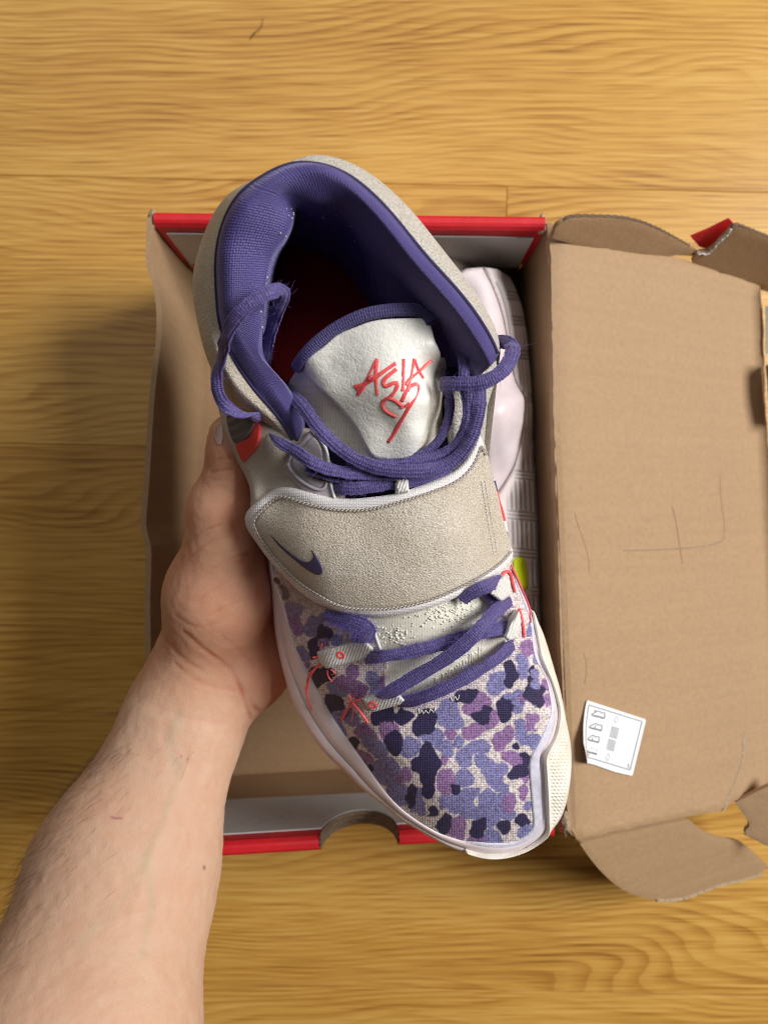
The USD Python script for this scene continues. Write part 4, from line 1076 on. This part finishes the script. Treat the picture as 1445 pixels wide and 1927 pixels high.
for _ in range(70):
    i, jv = int(rng.normal(122, 9)), int(np.clip(rng.normal(44, 5), 30, 55))
    if rng.random() < .3: i, jv = int(rng.integers(60, 108)), int(rng.normal(29, 2))
    s = trimesh.creation.icosphere(0, .00012 + abs(rng.normal(0, .00016)))
    s.apply_translation(Gc[min(max(i, 0), 189), jv] + rng.normal(0, .0004, 3)); lint.append(s)
put(shoe, 'lint', join(lint), M['lint'], kind='stuff', label='white lint specks on the heel lining')

# ---------------------------------------------------------------- tongue
ZT = rbf([(740, 590, .266), (577, 682, .257), (830, 665, .2595), (700, 700, .2655), (690, 857, .2495), (775, 858, .247), (730, 800, .257), (610, 735, .2565), (815, 750, .2575), (650, 770, .2550), (547, 717, .243), (590, 790, .2435), (650, 850, .2445), (838, 700, .241), (826, 800, .240), (640, 640, .262), (790, 610, .264), (800, 680, .261), (740, 880, .243), (620, 690, .259), (670, 800, .2535), (790, 820, .2535)], .004)
pt_ = lambda dz: (lambda x, y: P(x, y, ZT(x, y) + dz))
tb = Polygon([(535, 720), (560, 830), (640, 945), (760, 935), (880, 910), (905, 800), (902, 730), (860, 690), (842, 690), (800, 700), (600, 700)])
m, uv, px = sheet(tb, lambda x, y: P(x, y, .2365 - .00003 * np.abs(x - 740)), .002, 0, step=8)
put(shoe, 'tongue_base', m, M['dark'], smooth=True)
satin = smooth_poly([(574, 676), (552, 700), (541, 720), (552, 745), (580, 790), (620, 835), (660, 866), (720, 885), (790, 876), (828, 840), (834, 780), (836, 730), (841, 690), (836, 668), (800, 700), (690, 720)], 5)
m, uv, px = sheet(satin, pt_(-.001), .004, .003, step=3.5)
tg = put(shoe, 'tongue', m, M['satin'], smooth=True, uv=uv, label='cream satin tongue')
leather = Polygon(spline([(577, 675), (606, 652), (633, 629), (660, 617), (695, 604), (739, 598), (784, 597), (804, 600), (812, 613), (819, 640), (829, 664), (826, 686), (815, 724), (808, 768), (797, 819), (785, 846), (773, 860), (748, 866), (720, 864), (699, 857), (673, 812), (640, 769), (606, 737), (581, 712), (573, 693)], True, step=3)).buffer(-2).buffer(2)
m, uv, px = sheet(leather, pt_(.0006), .003, .0009, step=2.5, disp=lambda x, y: -.00022 * np.clip(meshkit.fbm(np.c_[x / 16, y / 9, 0 * x], 3) - .5, -.3, .3))
lt = put(tg, 'leather_panel', m, M['leather'], smooth=True, label='creased white leather tongue panel')
ppts = np.array([(560, 692), (572, 673), (595, 648), (629, 622), (664, 603), (695, 592), (739, 585), (779, 585), (797, 590), (806, 600), (812, 612)], float)
lpts = ppts + [-.5, -1.5]
t_ = px_tube(np.c_[lpts, ZT(ppts[:, 0], ppts[:, 1]) - .0006], .0048, .0046, n=80)
put(tg, 'piping', t_[0], M['piping'], smooth=True, uv=t_[1])
Z4 = lambda pts: np.array([(540 + x / 4.516, 580 + y / 4.516) for x, y in pts])
sig = [[(772, 430), (740, 490), (660, 650), (600, 733)], [(768, 440), (760, 560), (775, 735)], [(572, 662), (640, 648), (700, 620), (790, 560), (925, 465)], [(590, 690), (640, 650)],
       [(930, 515), (850, 580), (822, 625), (840, 658), (890, 640), (932, 635), (935, 665), (885, 745)], [(885, 745), (850, 762), (818, 795), (830, 850), (880, 890), (935, 915)], [(860, 758), (910, 772), (950, 800), (985, 832), (965, 835)],
       [(990, 428), (985, 560), (982, 705)], [(1075, 425), (1060, 520), (1040, 620), (1000, 730), (975, 790)], [(1078, 430), (1100, 500), (1152, 598)], [(1225, 438), (1130, 520), (1040, 600), (1005, 650)],
       [(1020, 700), (1060, 655), (1105, 650), (1112, 690), (1060, 800), (990, 915), (910, 1060), (858, 1135)], [(1040, 800), (1000, 830)]]
sm = []
for s in sig:
    a = Z4(s)
    sm.append(px_tube(np.c_[a, ZT(a[:, 0], a[:, 1]) + .0005], .0016, .0006, n=max(14, len(s) * 9), seg=10)[0])
put(tg, 'lettering', join(sm), M['coral'], smooth=True, label='raised coral red lettering reading ASIA')
ring = [(720 + 16 * math.cos(t), 592 + 22 * math.sin(t)) for t in np.linspace(0, 2 * math.pi, 14)]
a = Z4(ring)
put(tg, 'lettering_hole', px_tube(np.c_[a, ZT(a[:, 0], a[:, 1]) + .0013], .0004, .0004, n=30, seg=6)[0], M['red_thread'], smooth=True)

# ---------------------------------------------------------------- strap
strap_out = spline([(459, 982), (461, 966), (481, 944), (508, 924), (523, 917), (548, 917), (585, 926), (627, 935), (658, 938), (689, 936), (740, 929), (781, 917), (823, 901), (854, 886), (874, 869), (888, 848), (896, 829), (903, 817), (909, 826), (916, 852), (927, 895), (937, 931), (947, 976), (955, 1005), (966, 1035), (966, 1051), (954, 1067), (929, 1087), (884, 1114), (829, 1139), (780, 1154), (730, 1163), (699, 1164), (658, 1159), (627, 1150), (585, 1131), (554, 1107), (527, 1080), (502, 1052), (481, 1023), (466, 1001)], True, step=4)
so = Polygon(strap_out).buffer(0)
si = Polygon(np.vstack([spline([(479, 986), (482, 976), (494, 962), (511, 946), (524, 938), (538, 938), (560, 945), (606, 957), (648, 962), (689, 961), (740, 950), (781, 938), (823, 924), (854, 911), (880, 892), (897, 868), (907, 842)], step=4), spline([(920, 870), (927, 895), (937, 931), (947, 976), (957, 1008), (963, 1030)], step=5), spline([(958, 1040), (942, 1058), (904, 1084), (870, 1102), (829, 1121), (780, 1136), (730, 1144), (699, 1145), (648, 1141), (606, 1122), (565, 1096), (527, 1059), (502, 1029), (486, 1004)], step=4)])).buffer(0).intersection(so)
ST = .0032
strap = None
m, uv, px = sheet(si, posU(ST), .003, .0006, step=3, disp=lambda x, y: .0005 * (meshkit.fbm(np.c_[x / 40, y / 40, 0 * x], 3) - .5) + .0011 * np.exp(-((x - 600) / 60) ** 2 - ((y - 1010) / 50) ** 2))
strap = put(shoe, 'strap', m, M['suede'], smooth=True, label='wide grey suede strap across the instep')
m, uv, px = sheet(so.difference(si.buffer(-1.0)), posU(ST + .0009), .0046, .0026, step=2.2)
put(strap, 'strap_binding', m, M['trim'], smooth=True, uv=uv)
sw = Polygon(np.vstack([spline([(507, 1005), (520, 1018), (533, 1030), (545, 1040), (556, 1048), (567, 1055), (576, 1057.5), (584, 1056), (589, 1050), (589, 1043), (586, 1034)], step=2), spline([(586, 1034), (593, 1044), (601, 1057), (606, 1070), (606, 1079), (601, 1082), (594, 1081), (583, 1076), (570, 1067), (554, 1054), (533, 1036), (518, 1020), (507, 1005)], step=2)])).buffer(0)
m, uv, px = sheet(sw, lambda x, y: P(x, y, ZU(x, y) + ST + .0006 + .0005 * (meshkit.fbm(np.c_[x / 40, y / 40, 0 * x], 3) - .5) + .0011 * np.exp(-((x - 600) / 60) ** 2 - ((y - 1010) / 50) ** 2)), .0008, .0003, step=1.6)
put(strap, 'tick_emblem', m, M['navy'], smooth=True, label='small navy embroidered tick emblem')
st_ = []
for ln in (si.buffer(3.2).exterior, si.buffer(1.0).exterior):
    L = ln.length
    for s in np.arange(0, L, 7.5):
        a, b = ln.interpolate(s), ln.interpolate(min(L, s + 5))
        if a.x > 915 and a.y > 860 and a.y < 1040: continue
        q = np.array([(a.x, a.y), ((a.x + b.x) / 2, (a.y + b.y) / 2), (b.x, b.y)])
        st_.append(rod(P(q[:, 0], q[:, 1], ZU(q[:, 0], q[:, 1]) + ST + np.array([.0008, .0014, .0008])), .00026, seg=5, n=4))
st2 = []
for off in (0, 7):
    for t in np.linspace(0, 1, 24):
        x, y = 905 + off + 22 * t, 905 + 130 * t
        q = np.array([(x, y), (x + .4, y + 1.8), (x + .8, y + 3.6)])
        st2.append(rod(P(q[:, 0], q[:, 1], ZU(q[:, 0], q[:, 1]) + ST + np.array([-.0002, .0003, -.0002])), 0.00022, seg=5, n=4))
put(strap, 'stitch_column', join(st2), M['suede_light'], kind='stuff')
put(strap, 'stitching', join(st_), M['stitch'], kind='stuff')

# ---------------------------------------------------------------- laces
fz = []


def rock(n, seed):
    q = (meshkit.fbm(np.c_[np.arange(n) * .045, np.full(n, seed * 7.7), np.zeros(n)], 2) - .5) * 1.5
    r = (meshkit.fbm(np.c_[np.arange(n) * .045, np.full(n, seed * 7.7 + 40), np.zeros(n)], 2) - .5) * 1.5
    return np.c_[q, r, np.ones(n)]


def lace(pts, w=.0048, t=.0016, label=None, fuzz=0, up=(0, 0, 1), taper=None, seed=0):
    (v, f), uv, p, S_, N_ = px_tube(pts, w, t, wob=.26, seed=seed, up=up if np.ndim(up) > 1 else rock(len(pts) * 14 + 1, seed), taper=taper, n=len(pts) * 14, seg=28, seam=True)
    o = put(shoe, 'lace', (v, f), M['lace'], smooth=True, uv=uv, label=label)
    tri = np.asarray(f); a = v[tri]
    for _ in range(fuzz):
        k = rng.integers(len(tri))
        w3 = rng.dirichlet([1, 1, 1]) @ a[k]
        i = np.argmin(((p - w3) ** 2).sum(1)); n = w3 - p[i]; n /= np.linalg.norm(n) + 1e-9
        if n[2] < -.3: continue
        d = n + rng.normal(0, .7, 3); L = abs(rng.normal(.0011, .0007)) + .0003
        e = rng.normal(0, .5, 3)
        fz.append([w3 + (d * s + e * s * s) * L for s in np.linspace(0, 1, 4)])
    return o


lace([(492, 787, .2445), (474, 781, .252), (452, 778, .257), (430, 768, .260), (413, 745, .262), (408, 711, .264), (416, 680, .268), (421, 650, .276), (433, 615, .284), (456, 584, .2885), (486, 560, .289), (516, 547, .287), (532, 549, .281), (532, 560, .276), (522, 585, .268), (512, 615, .258), (502, 655, .246), (498, 690, .236)], w=0.0048, fuzz=110, label='loose lace loop standing over the left side of the collar')
lace([(540, 742, .235), (552, 748, .249), (573, 769, .2545), (598, 804, .2545), (632, 838, .2535), (665, 862, .253), (705, 879, .2535), (745, 886, .2545), (790, 886, .2545), (828, 880, .254), (858, 863, .2545), (884, 828, .256), (897, 788, .258), (902, 752, .260), (900, 722, .258)], w=0.0053, fuzz=110, seed=2)
lace([(655, 862, .2475), (700, 873, .249), (745, 874, .2495), (792, 867, .250), (833, 855, .251), (862, 833, .253), (878, 800, .256), (882, 765, .259), (880, 735, .260), (876, 715, .256)], w=0.0046, seed=3)
lace([(735, 872, .247), (760, 866, .247), (788, 858, .2475), (817, 838, .249), (837, 808, .251), (846, 775, .253), (846, 748, .254), (840, 735, .25)], w=0.0037, seed=4, taper=[(0, .7), (.2, 1), (1, .9)])
lace([(830, 723, .262), (850, 722, .266), (880, 722, .268), (907, 719, .269), (932, 708, .2695), (952, 690, .2685), (963, 668, .266), (964, 653, .262), (956, 645, .257), (944, 643, .252), (930, 646, .246)], w=0.0054, fuzz=30, label='lace loop curling around the right collar edge', seed=5)
lace([(868, 660, .247), (871, 675, .256), (873, 700, .262), (874, 725, .262), (880, 760, .258)], w=0.0040, seed=6)
lace([(507, 816, .242), (518, 826, .2455), (535, 838, .2475), (556, 849, .2495), (580, 866, .2505), (612, 881, .2505), (650, 889, .2500), (690, 892, .2495), (730, 893, .2495), (770, 892, .2495)], w=0.0051, fuzz=60, seed=7, taper=[(0, .15), (.12, .8), (.3, 1), (1, 1)])
lace([(575, 880, .2475), (612, 893, .2475), (650, 902, .247), (700, 905, .247), (745, 903, .247), (790, 897, .2475), (830, 890, .246)], w=0.0040, seed=8)
lace([(628, 915, .2445), (645, 919, .2475), (672, 919, .2485), (705, 914, .2485), (745, 908, .2485), (800, 902, .247), (850, 888, .244)], w=0.0053, fuzz=80, seed=9)
lace([(690, 1238, .2255), (712, 1236, .2315), (745, 1232, .2335), (785, 1224, .2345), (829, 1213, .2345), (858, 1203, .2335), (900, 1192, .2325), (935, 1184, .2285), (958, 1179, .2215)], w=0.0054, fuzz=450, seed=10, label='frayed purple lace across the throat')
lace([(717, 1312, .2235), (732, 1304, .228), (780, 1275, .2325), (829, 1246, .2365), (872, 1214, .2395), (905, 1182, .2395), (932, 1152, .2335), (948, 1136, .227), (958, 1128, .221)], w=0.0059, fuzz=600, seed=11, label='frayed purple lace running diagonally over the throat')
lace([(748, 1322, .2185), (770, 1320, .2225), (805, 1309, .2265), (854, 1288, .2285), (904, 1260, .2275), (942, 1234, .2245), (964, 1212, .219)], w=0.0053, fuzz=600, seed=12, label='lowest frayed purple lace')
lace([(870, 1130, .237), (890, 1116, .2395), (910, 1106, .240), (930, 1098, .2365), (945, 1092, .228)], w=0.0053, fuzz=60, seed=13)
lace([(905, 1100, .231), (918, 1120, .2305), (932, 1140, .2285)], w=0.0032, seed=14)
lace([(610, 1158, .229), (640, 1166, .2335), (672, 1174, .2375), (690, 1184, .2365), (684, 1203, .231), (672, 1212, .225)], w=0.0066, fuzz=1000, seed=15, label='matted frayed end of the purple lace under the strap', taper=[(0, .5), (.5, 1.1), (.8, 1), (1, .6)])
curves(shoe, 'lace_fuzz', fz, .00011, M['lace_fuzz'], label='fine fibres frayed from the laces')
# webbing loops that carry the laces
def webbing(poly, dz, th=.003, lab=None, step=2.2):
    m, uv, px = sheet(Polygon(poly).buffer(-1.5).buffer(1.5), posU(dz), th, .0012, step=step, disp=lambda x, y: .0004 * np.sin(x * 1.1 + y * .4))
    return put(shoe, 'lace_loop', m, M['loop'], smooth=True, uv=uv, label=lab)


l1 = webbing([(595, 1229), (640, 1217), (687, 1205), (703, 1223), (693, 1241), (655, 1250), (614, 1260), (602, 1250)], .0042, lab='frayed white lace loop with red ring print, upper left')
l2 = webbing([(681, 1317), (710, 1312), (747, 1306), (762, 1319), (752, 1328), (703, 1342), (690, 1334)], .0046, lab='frayed white lace loop with red ring print, lower left')
l3 = webbing([(924, 1119), (934, 1098), (949, 1084), (960, 1094), (963, 1120), (944, 1133)], .0120, th=.011, lab='white lace loop at the upper right of the throat')
l4 = webbing([(949, 1199), (964, 1172), (978, 1149), (982, 1172), (974, 1203), (957, 1208)], .0120, th=.011, lab='white lace loop at the lower right of the throat')
l5 = webbing([(744, 900), (768, 899), (770, 926), (744, 930)], .0052, lab='small white tab under the laces above the strap')
for (cx, cy, ax, ay, dz), lp_ in (((641, 1233, 6, 5.5, .0045), l1), ((701, 1327, 6, 5, .0049), l2)):
    a = np.array([(cx + ax * math.cos(t) + 1.5 * math.sin(t), cy + ay * math.sin(t)) for t in np.linspace(0, 2 * math.pi, 20)])
    put(lp_, 'ring_print', tube(P(a[:, 0], a[:, 1], ZU(a[:, 0], a[:, 1]) + dz), .0009, .0005, n=40, seg=6)[0], M['red_thread'], smooth=True)
thr = [([(601, 1250), (592, 1259), (583, 1267), (577, 1285), (576, 1300), (578, 1315), (582, 1328), (587, 1338)], .0005), ([(600, 1253), (586, 1270), (579, 1292), (577, 1310)], .0004), ([(603, 1251), (590, 1262), (581, 1278), (574, 1296)], .0004), ([(616, 1262), (618, 1274), (625, 1283)], .0005), ([(622, 1260), (629, 1266), (624, 1270)], .0005),
       ([(661, 1321), (658, 1310)], .0006), ([(659, 1322), (670, 1319), (681, 1315)], .0006), ([(661, 1322), (652, 1338), (643, 1356)], .0006), ([(661, 1322), (649, 1340), (640, 1352)], .0004), ([(662, 1322), (664, 1340), (661, 1358)], .0003), ([(662, 1321), (678, 1340), (693, 1361)], .0007), ([(598, 1236), (588, 1238)], .0006), ([(602, 1222), (606, 1212)], .0005)]
for pts, r in thr:
    a = np.array(pts, float)
    zz = ZU(np.maximum(a[:, 0], 598), a[:, 1]) + .0026 + .0006 * np.sin(np.arange(len(a)) * 1.7)
    put(shoe, 'red_thread', tube(P(a[:, 0], a[:, 1], zz), 1.3 * r, 1.3 * r, n=24, seg=6, wob=.7, seed=int(a[0, 0]))[0], M['coral_thread'], smooth=True)
for pts, r in (([(940, 1092), (949, 1078), (959, 1077), (964, 1092), (969, 1114)], .0006), ([(977, 1146), (982, 1165), (985, 1182), (986, 1199)], .0006), ([(962, 1064), (974, 1090), (986, 1118), (996, 1144), (999, 1172)], .0004)):
    a = np.array(pts, float)
    put(shoe, 'coral_stitch', tube(P(a[:, 0], a[:, 1], ZU(a[:, 0], a[:, 1]) + .0012), 2 * r, 2 * r, n=40, seg=6, wob=.6, seed=3)[0], M['coral_thread'], smooth=True)

# ---------------------------------------------------------------- the person: left hand and forearm holding the shoe from below
person = thing('person', 'bare forearm and left hand holding the sneaker from below, thumb along its side', 'person')
J = lambda x, y, z: P(x, y, z)
# (from, to, radius from, radius to, flattening in height, blend)
bones = [
    (J(10, 2420, .262), J(128, 2010, .232), .058, .0500, 1.12, .012), (J(128, 2010, .232), J(234, 1640, .192), .0500, .0405, 1.15, .014), (J(234, 1640, .192), J(352, 1345, .168), .0405, .0272, 1.25, .014),
    (J(352, 1345, .168), J(385, 1255, .165), .0272, .0245, 1.2, .014),
    # thenar, palm, hypothenar
    (J(372, 1245, .170), J(410, 1120, .183), .0185, .0232, 1.0, .012), (J(410, 1120, .183), J(424, 1020, .194), .0232, .0165, 1.0, .012),
    (J(400, 1290, .160), J(462, 1252, .156), .0195, .0205, 1.0, .012), (J(462, 1252, .156), J(520, 1100, .142), .0205, .017, 1.0, .012), (J(430, 1160, .165), J(500, 1050, .145), .021, .016, 1.0, .012),
    # thumb
    (J(424, 1020, .194), J(417, 955, .201), .0160, .0142, 1.0, .008), (J(417, 955, .201), J(433, 880, .208), .0142, .0104, 1.0, .006), (J(433, 880, .208), J(436, 845, .211), .0107, .0108, 1.0, .004), (J(436, 845, .211), J(430, 816, .212), .0108, .0082, 1.0, .004),
]
for bx, by, ln in ((508, 1010, 1.0), (522, 1060, 1.08), (528, 1115, 1.02), (522, 1170, .82)):
    a = J(bx, by, .146); c1, c2, c3 = J(bx + 150 * ln, by - 30, .152), J(bx + 260 * ln, by - 40, .1565), J(bx + 330 * ln, by - 40, .158)
    bones += [(a, c1, .0125, .0095, 1.0, .005), (c1, c2, .0095, .0085, 1.0, .003), (c2, c3, .0085, .0072, 1.0, .003)]
h = .0019
ends_ = np.vstack([np.vstack([b[0] - b[2] * 1.15, b[0] + b[2] * 1.15, b[1] - b[3] * 1.15, b[1] + b[3] * 1.15]) for b in bones])
lo, hi = ends_.min(0) - .006, ends_.max(0) + .006
shp = np.ceil((hi - lo) / h).astype(int)
ax = [lo[k] + h * np.arange(shp[k]) for k in range(3)]
Sd = np.full(shp, .03, np.float32)
for a, b, ra, rb, fl_, kb in bones:
    m_ = max(ra, rb) + .03
    l0 = np.clip(((np.minimum(a, b) - m_ - lo) / h).astype(int), 0, shp); l1_ = np.clip(((np.maximum(a, b) + m_ - lo) / h).astype(int) + 1, 0, shp)
    X, Y, Zz = np.meshgrid(*[ax[k][l0[k]:l1_[k]].astype(np.float32) for k in range(3)], indexing='ij')
    ab = b - a
    t = np.clip(((X - a[0]) * ab[0] + (Y - a[1]) * ab[1] + (Zz - a[2]) * ab[2]) / (ab @ ab), 0, 1)
    d = np.sqrt((X - a[0] - t * ab[0]) ** 2 + (Y - a[1] - t * ab[1]) ** 2 + ((Zz - a[2] - t * ab[2]) * fl_) ** 2) - (ra + (rb - ra) * t)
    s = Sd[l0[0]:l1_[0], l0[1]:l1_[1], l0[2]:l1_[2]]
    q = np.maximum(kb - np.abs(d - s), 0) / kb
    Sd[l0[0]:l1_[0], l0[1]:l1_[1], l0[2]:l1_[2]] = np.minimum(d, s) - q * q * kb * .25
hm = surface_nets(Sd, lo, h)
trimesh.smoothing.filter_taubin(hm, .5, .52, 12)
keep = trimesh.graph.connected_components(hm.edges, min_len=1000)
# finer where the camera looks closely
def to_px(w):
    d = H - w[:, 2]
    return np.stack([CX + w[:, 0] * F / d, CY - w[:, 1] * F / d], 1)


hv, hf = hm.vertices, hm.faces
top_ = hm.face_normals[:, 2] > -.2
pc = to_px(hv)[hf].mean(1)
sel = np.where(top_ & (pc[:, 1] < 2000))[0]
hv, hf = trimesh.remesh.subdivide(hv, hf, face_index=None) if False else trimesh.remesh.subdivide(hv, hf)
hm = trimesh.Trimesh(hv, hf, process=False)
trimesh.smoothing.filter_taubin(hm, .5, .52, 6)
hv = np.array(hm.vertices); hn = np.array(hm.vertex_normals)
hp_ = to_px(hv)
creases = [([(472, 1350), (462, 1322), (447, 1285), (428, 1255), (391, 1229), (360, 1203), (345, 1190)], .0011, 4.5), ([(486, 1338), (476, 1330), (470, 1318)], .0012, 5),
           ([(396, 889), (412, 886), (436, 884)], .0009, 3), ([(410, 866), (424, 863), (438, 862)], .0006, 2.5), ([(398, 905), (414, 903), (438, 905)], .0004, 2.5),
           ([(345, 1030), (378, 1003), (415, 988)], .0005, 2.5), ([(352, 1052), (390, 1024), (430, 1008)], .0005, 2.5), ([(375, 1128), (420, 1100), (462, 1078)], .0004, 2.5), ([(392, 1160), (430, 1140), (470, 1125)], .0004, 3), ([(345, 1110), (372, 1090), (400, 1080)], .0003, 3),
           ([(310, 1205), (345, 1240), (380, 1262)], .0005, 4), ([(330, 1250), (380, 1285), (440, 1300)], .0006, 4), ([(420, 1200), (450, 1225), (478, 1255)], .0004, 3), ([(300, 1330), (350, 1350), (420, 1362)], .0003, 5), ([(330, 1160), (370, 1180), (410, 1172)], .0004, 3), ([(400, 1070), (440, 1050), (470, 1045)], .0004, 3)]
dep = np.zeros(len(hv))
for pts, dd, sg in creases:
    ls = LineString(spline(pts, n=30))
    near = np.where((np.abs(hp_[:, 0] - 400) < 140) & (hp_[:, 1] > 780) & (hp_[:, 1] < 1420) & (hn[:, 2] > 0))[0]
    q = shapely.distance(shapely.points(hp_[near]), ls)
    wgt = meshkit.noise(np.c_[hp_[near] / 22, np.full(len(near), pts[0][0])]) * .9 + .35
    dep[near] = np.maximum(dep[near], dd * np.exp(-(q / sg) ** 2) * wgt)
lump = (meshkit.fbm(hv * 40, 2, 3) - .5) * .0013 + (meshkit.fbm(hv * np.array([260, 260, 260]), 2, 9) - .5) * .0006
tendon = np.zeros(len(hv))
for pts in ([(420, 1370), (350, 1560), (290, 1750)], [(385, 1370), (315, 1540), (250, 1720)]):
    q = shapely.distance(shapely.points(hp_), LineString(spline(pts, n=20)))
    tendon += .0004 * np.exp(-(q / 11) ** 2) * (hn[:, 2] > 0)
hv = hv + hn * (lump - dep * .6 + tendon)[:, None]
arm = np.clip((hp_[:, 1] - 1270 + (hp_[:, 0] - 380) * -.4) / 110, 0, 1)[:, None]
colr = np.array([.57, .325, .21]) * (1 - arm) + np.array([.575, .375, .262]) * arm
fl2 = meshkit.fbm(hv * 45, 3, 21)[:, None] - .5
colr = colr * (1 + fl2 * np.array([.04, .13, .15]))
for (x, y), r, k in (((505, 1275), 50, 1), ((470, 1180), 90, .8), ((432, 960), 60, .8), ((425, 850), 50, .9), ((330, 1060), 40, .5), ((380, 1110), 60, .4)):
    g = np.exp(-(((hp_ - [x, y]) / r) ** 2).sum(1))[:, None] * k
    colr = colr * (1 - g * np.array([.02, .18, .20]))
for pts, wd, c in (([(150, 1780), (235, 1690), (262, 1640), (300, 1560), (330, 1480)], 9, (.94, 1.0, .98)), ([(268, 1800), (285, 1700), (275, 1610)], 8, (.91, 1.0, .96)), ([(340, 1340), (320, 1390), (335, 1450)], 9, (.88, .97, .96))):
    g = np.exp(-(shapely.distance(shapely.points(hp_), LineString(pts)) / wd) ** 2)[:, None]
    colr = colr * (1 - g * (1 - np.array(c)))
for pts, wd, c in (([(209, 1538), (216, 1540), (229, 1540)], 1.8, (.35, .12, .13)), ([(329, 1411), (336, 1419)], 2.2, (.62, .30, .25)), ([(341, 1424), (342, 1425)], 1.6, (.22, .07, .07)), ([(352, 1430), (353, 1430)], 1.2, (.35, .14, .12)), ([(384, 1632), (384, 1635)], 2.4, (.16, .10, .09)), ([(419, 1356), (419.5, 1356)], 1.2, (.4, .2, .15))):
    g = np.exp(-(shapely.distance(shapely.points(hp_), LineString(pts)) / wd) ** 2)[:, None] * (hn[:, 2:] > .1)
    colr = colr * (1 - g) + np.array(c) * g
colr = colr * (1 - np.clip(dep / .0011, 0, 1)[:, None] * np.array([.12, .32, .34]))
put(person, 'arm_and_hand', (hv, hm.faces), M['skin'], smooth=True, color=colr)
nail_poly = smooth_poly([(401, 803), (406, 796), (416, 795), (420, 806), (421, 826), (415, 838), (407, 836), (402, 822)], 2)
tr = trimesh.Trimesh(hv, hm.faces, process=False)
nb = np.where((hn[:, 2] > .05) & (hp_[:, 1] > 770) & (hp_[:, 1] < 860) & (hp_[:, 0] > 385) & (hp_[:, 0] < 450))[0]
zn = rbf(np.c_[hp_[nb][::7], hv[nb, 2][::7]], .01)
m, uv, px = sheet(nail_poly, lambda x, y: P(x, y, zn(x, y) + .0004), .0012, .0005, step=1.6, scale=4300)
put(person, 'nail', m, M['nail'], smooth=True)
# hairs along the outer side of the forearm
cand = np.where((hp_[:, 1] > 1395) & (hp_[:, 1] < 1960) & (hn[:, 2] > -.35))[0]
edge = np.interp(hp_[cand, 1], [1400, 1514, 1661, 1760, 1960], [215, 124, 39, -30, -150])
dist = hp_[cand, 0] - edge
wgt = np.exp(-(dist / 60) ** 2) + .05 * (dist < 200)
wgt[(dist < -20) | (hp_[cand, 0] < -40)] = 0
pick = rng.choice(cand, 950, replace=False, p=wgt / wgt.sum())
strands = []
axis_ = J(95, 2010, .232) - J(352, 1345, .168); axis_ /= np.linalg.norm(axis_)
for i in pick:
    side = np.array([-1, -.35, .1])
    d = hn[i] * .35 + axis_ * .55 + side * .45 + rng.normal(0, .22, 3); d /= np.linalg.norm(d)
    L = abs(rng.normal(.0075, .0028)) + .002
    cv = axis_ * .3 - hn[i] * .35 + rng.normal(0, .2, 3)
    strands.append([hv[i] - hn[i] * .0003 + d * L * s + cv * L * s * s * .5 for s in np.linspace(0, 1, 6)])
curves(person, 'arm_hair', strands, .000065, M['hair'], label='fine dark hair along the outer forearm')

# ---------------------------------------------------------------- small fibre on the floor
fib = np.array([(470, 75), (474, 68), (480, 60), (488, 54), (493, 45), (495, 36), (494, 32)], float)
fm = px_tube(np.c_[fib, np.full(len(fib), .0009)], .0008, .0007, n=40, seg=6, taper=[(0, .2), (.3, 1.2), (.6, .5), (1, .3)])[0]
tag(put(None, 'curled_fibre', fm, M['fibre'], smooth=True), 'small curled dark fibre lying on the bare floor above the shoe box', 'fibre')
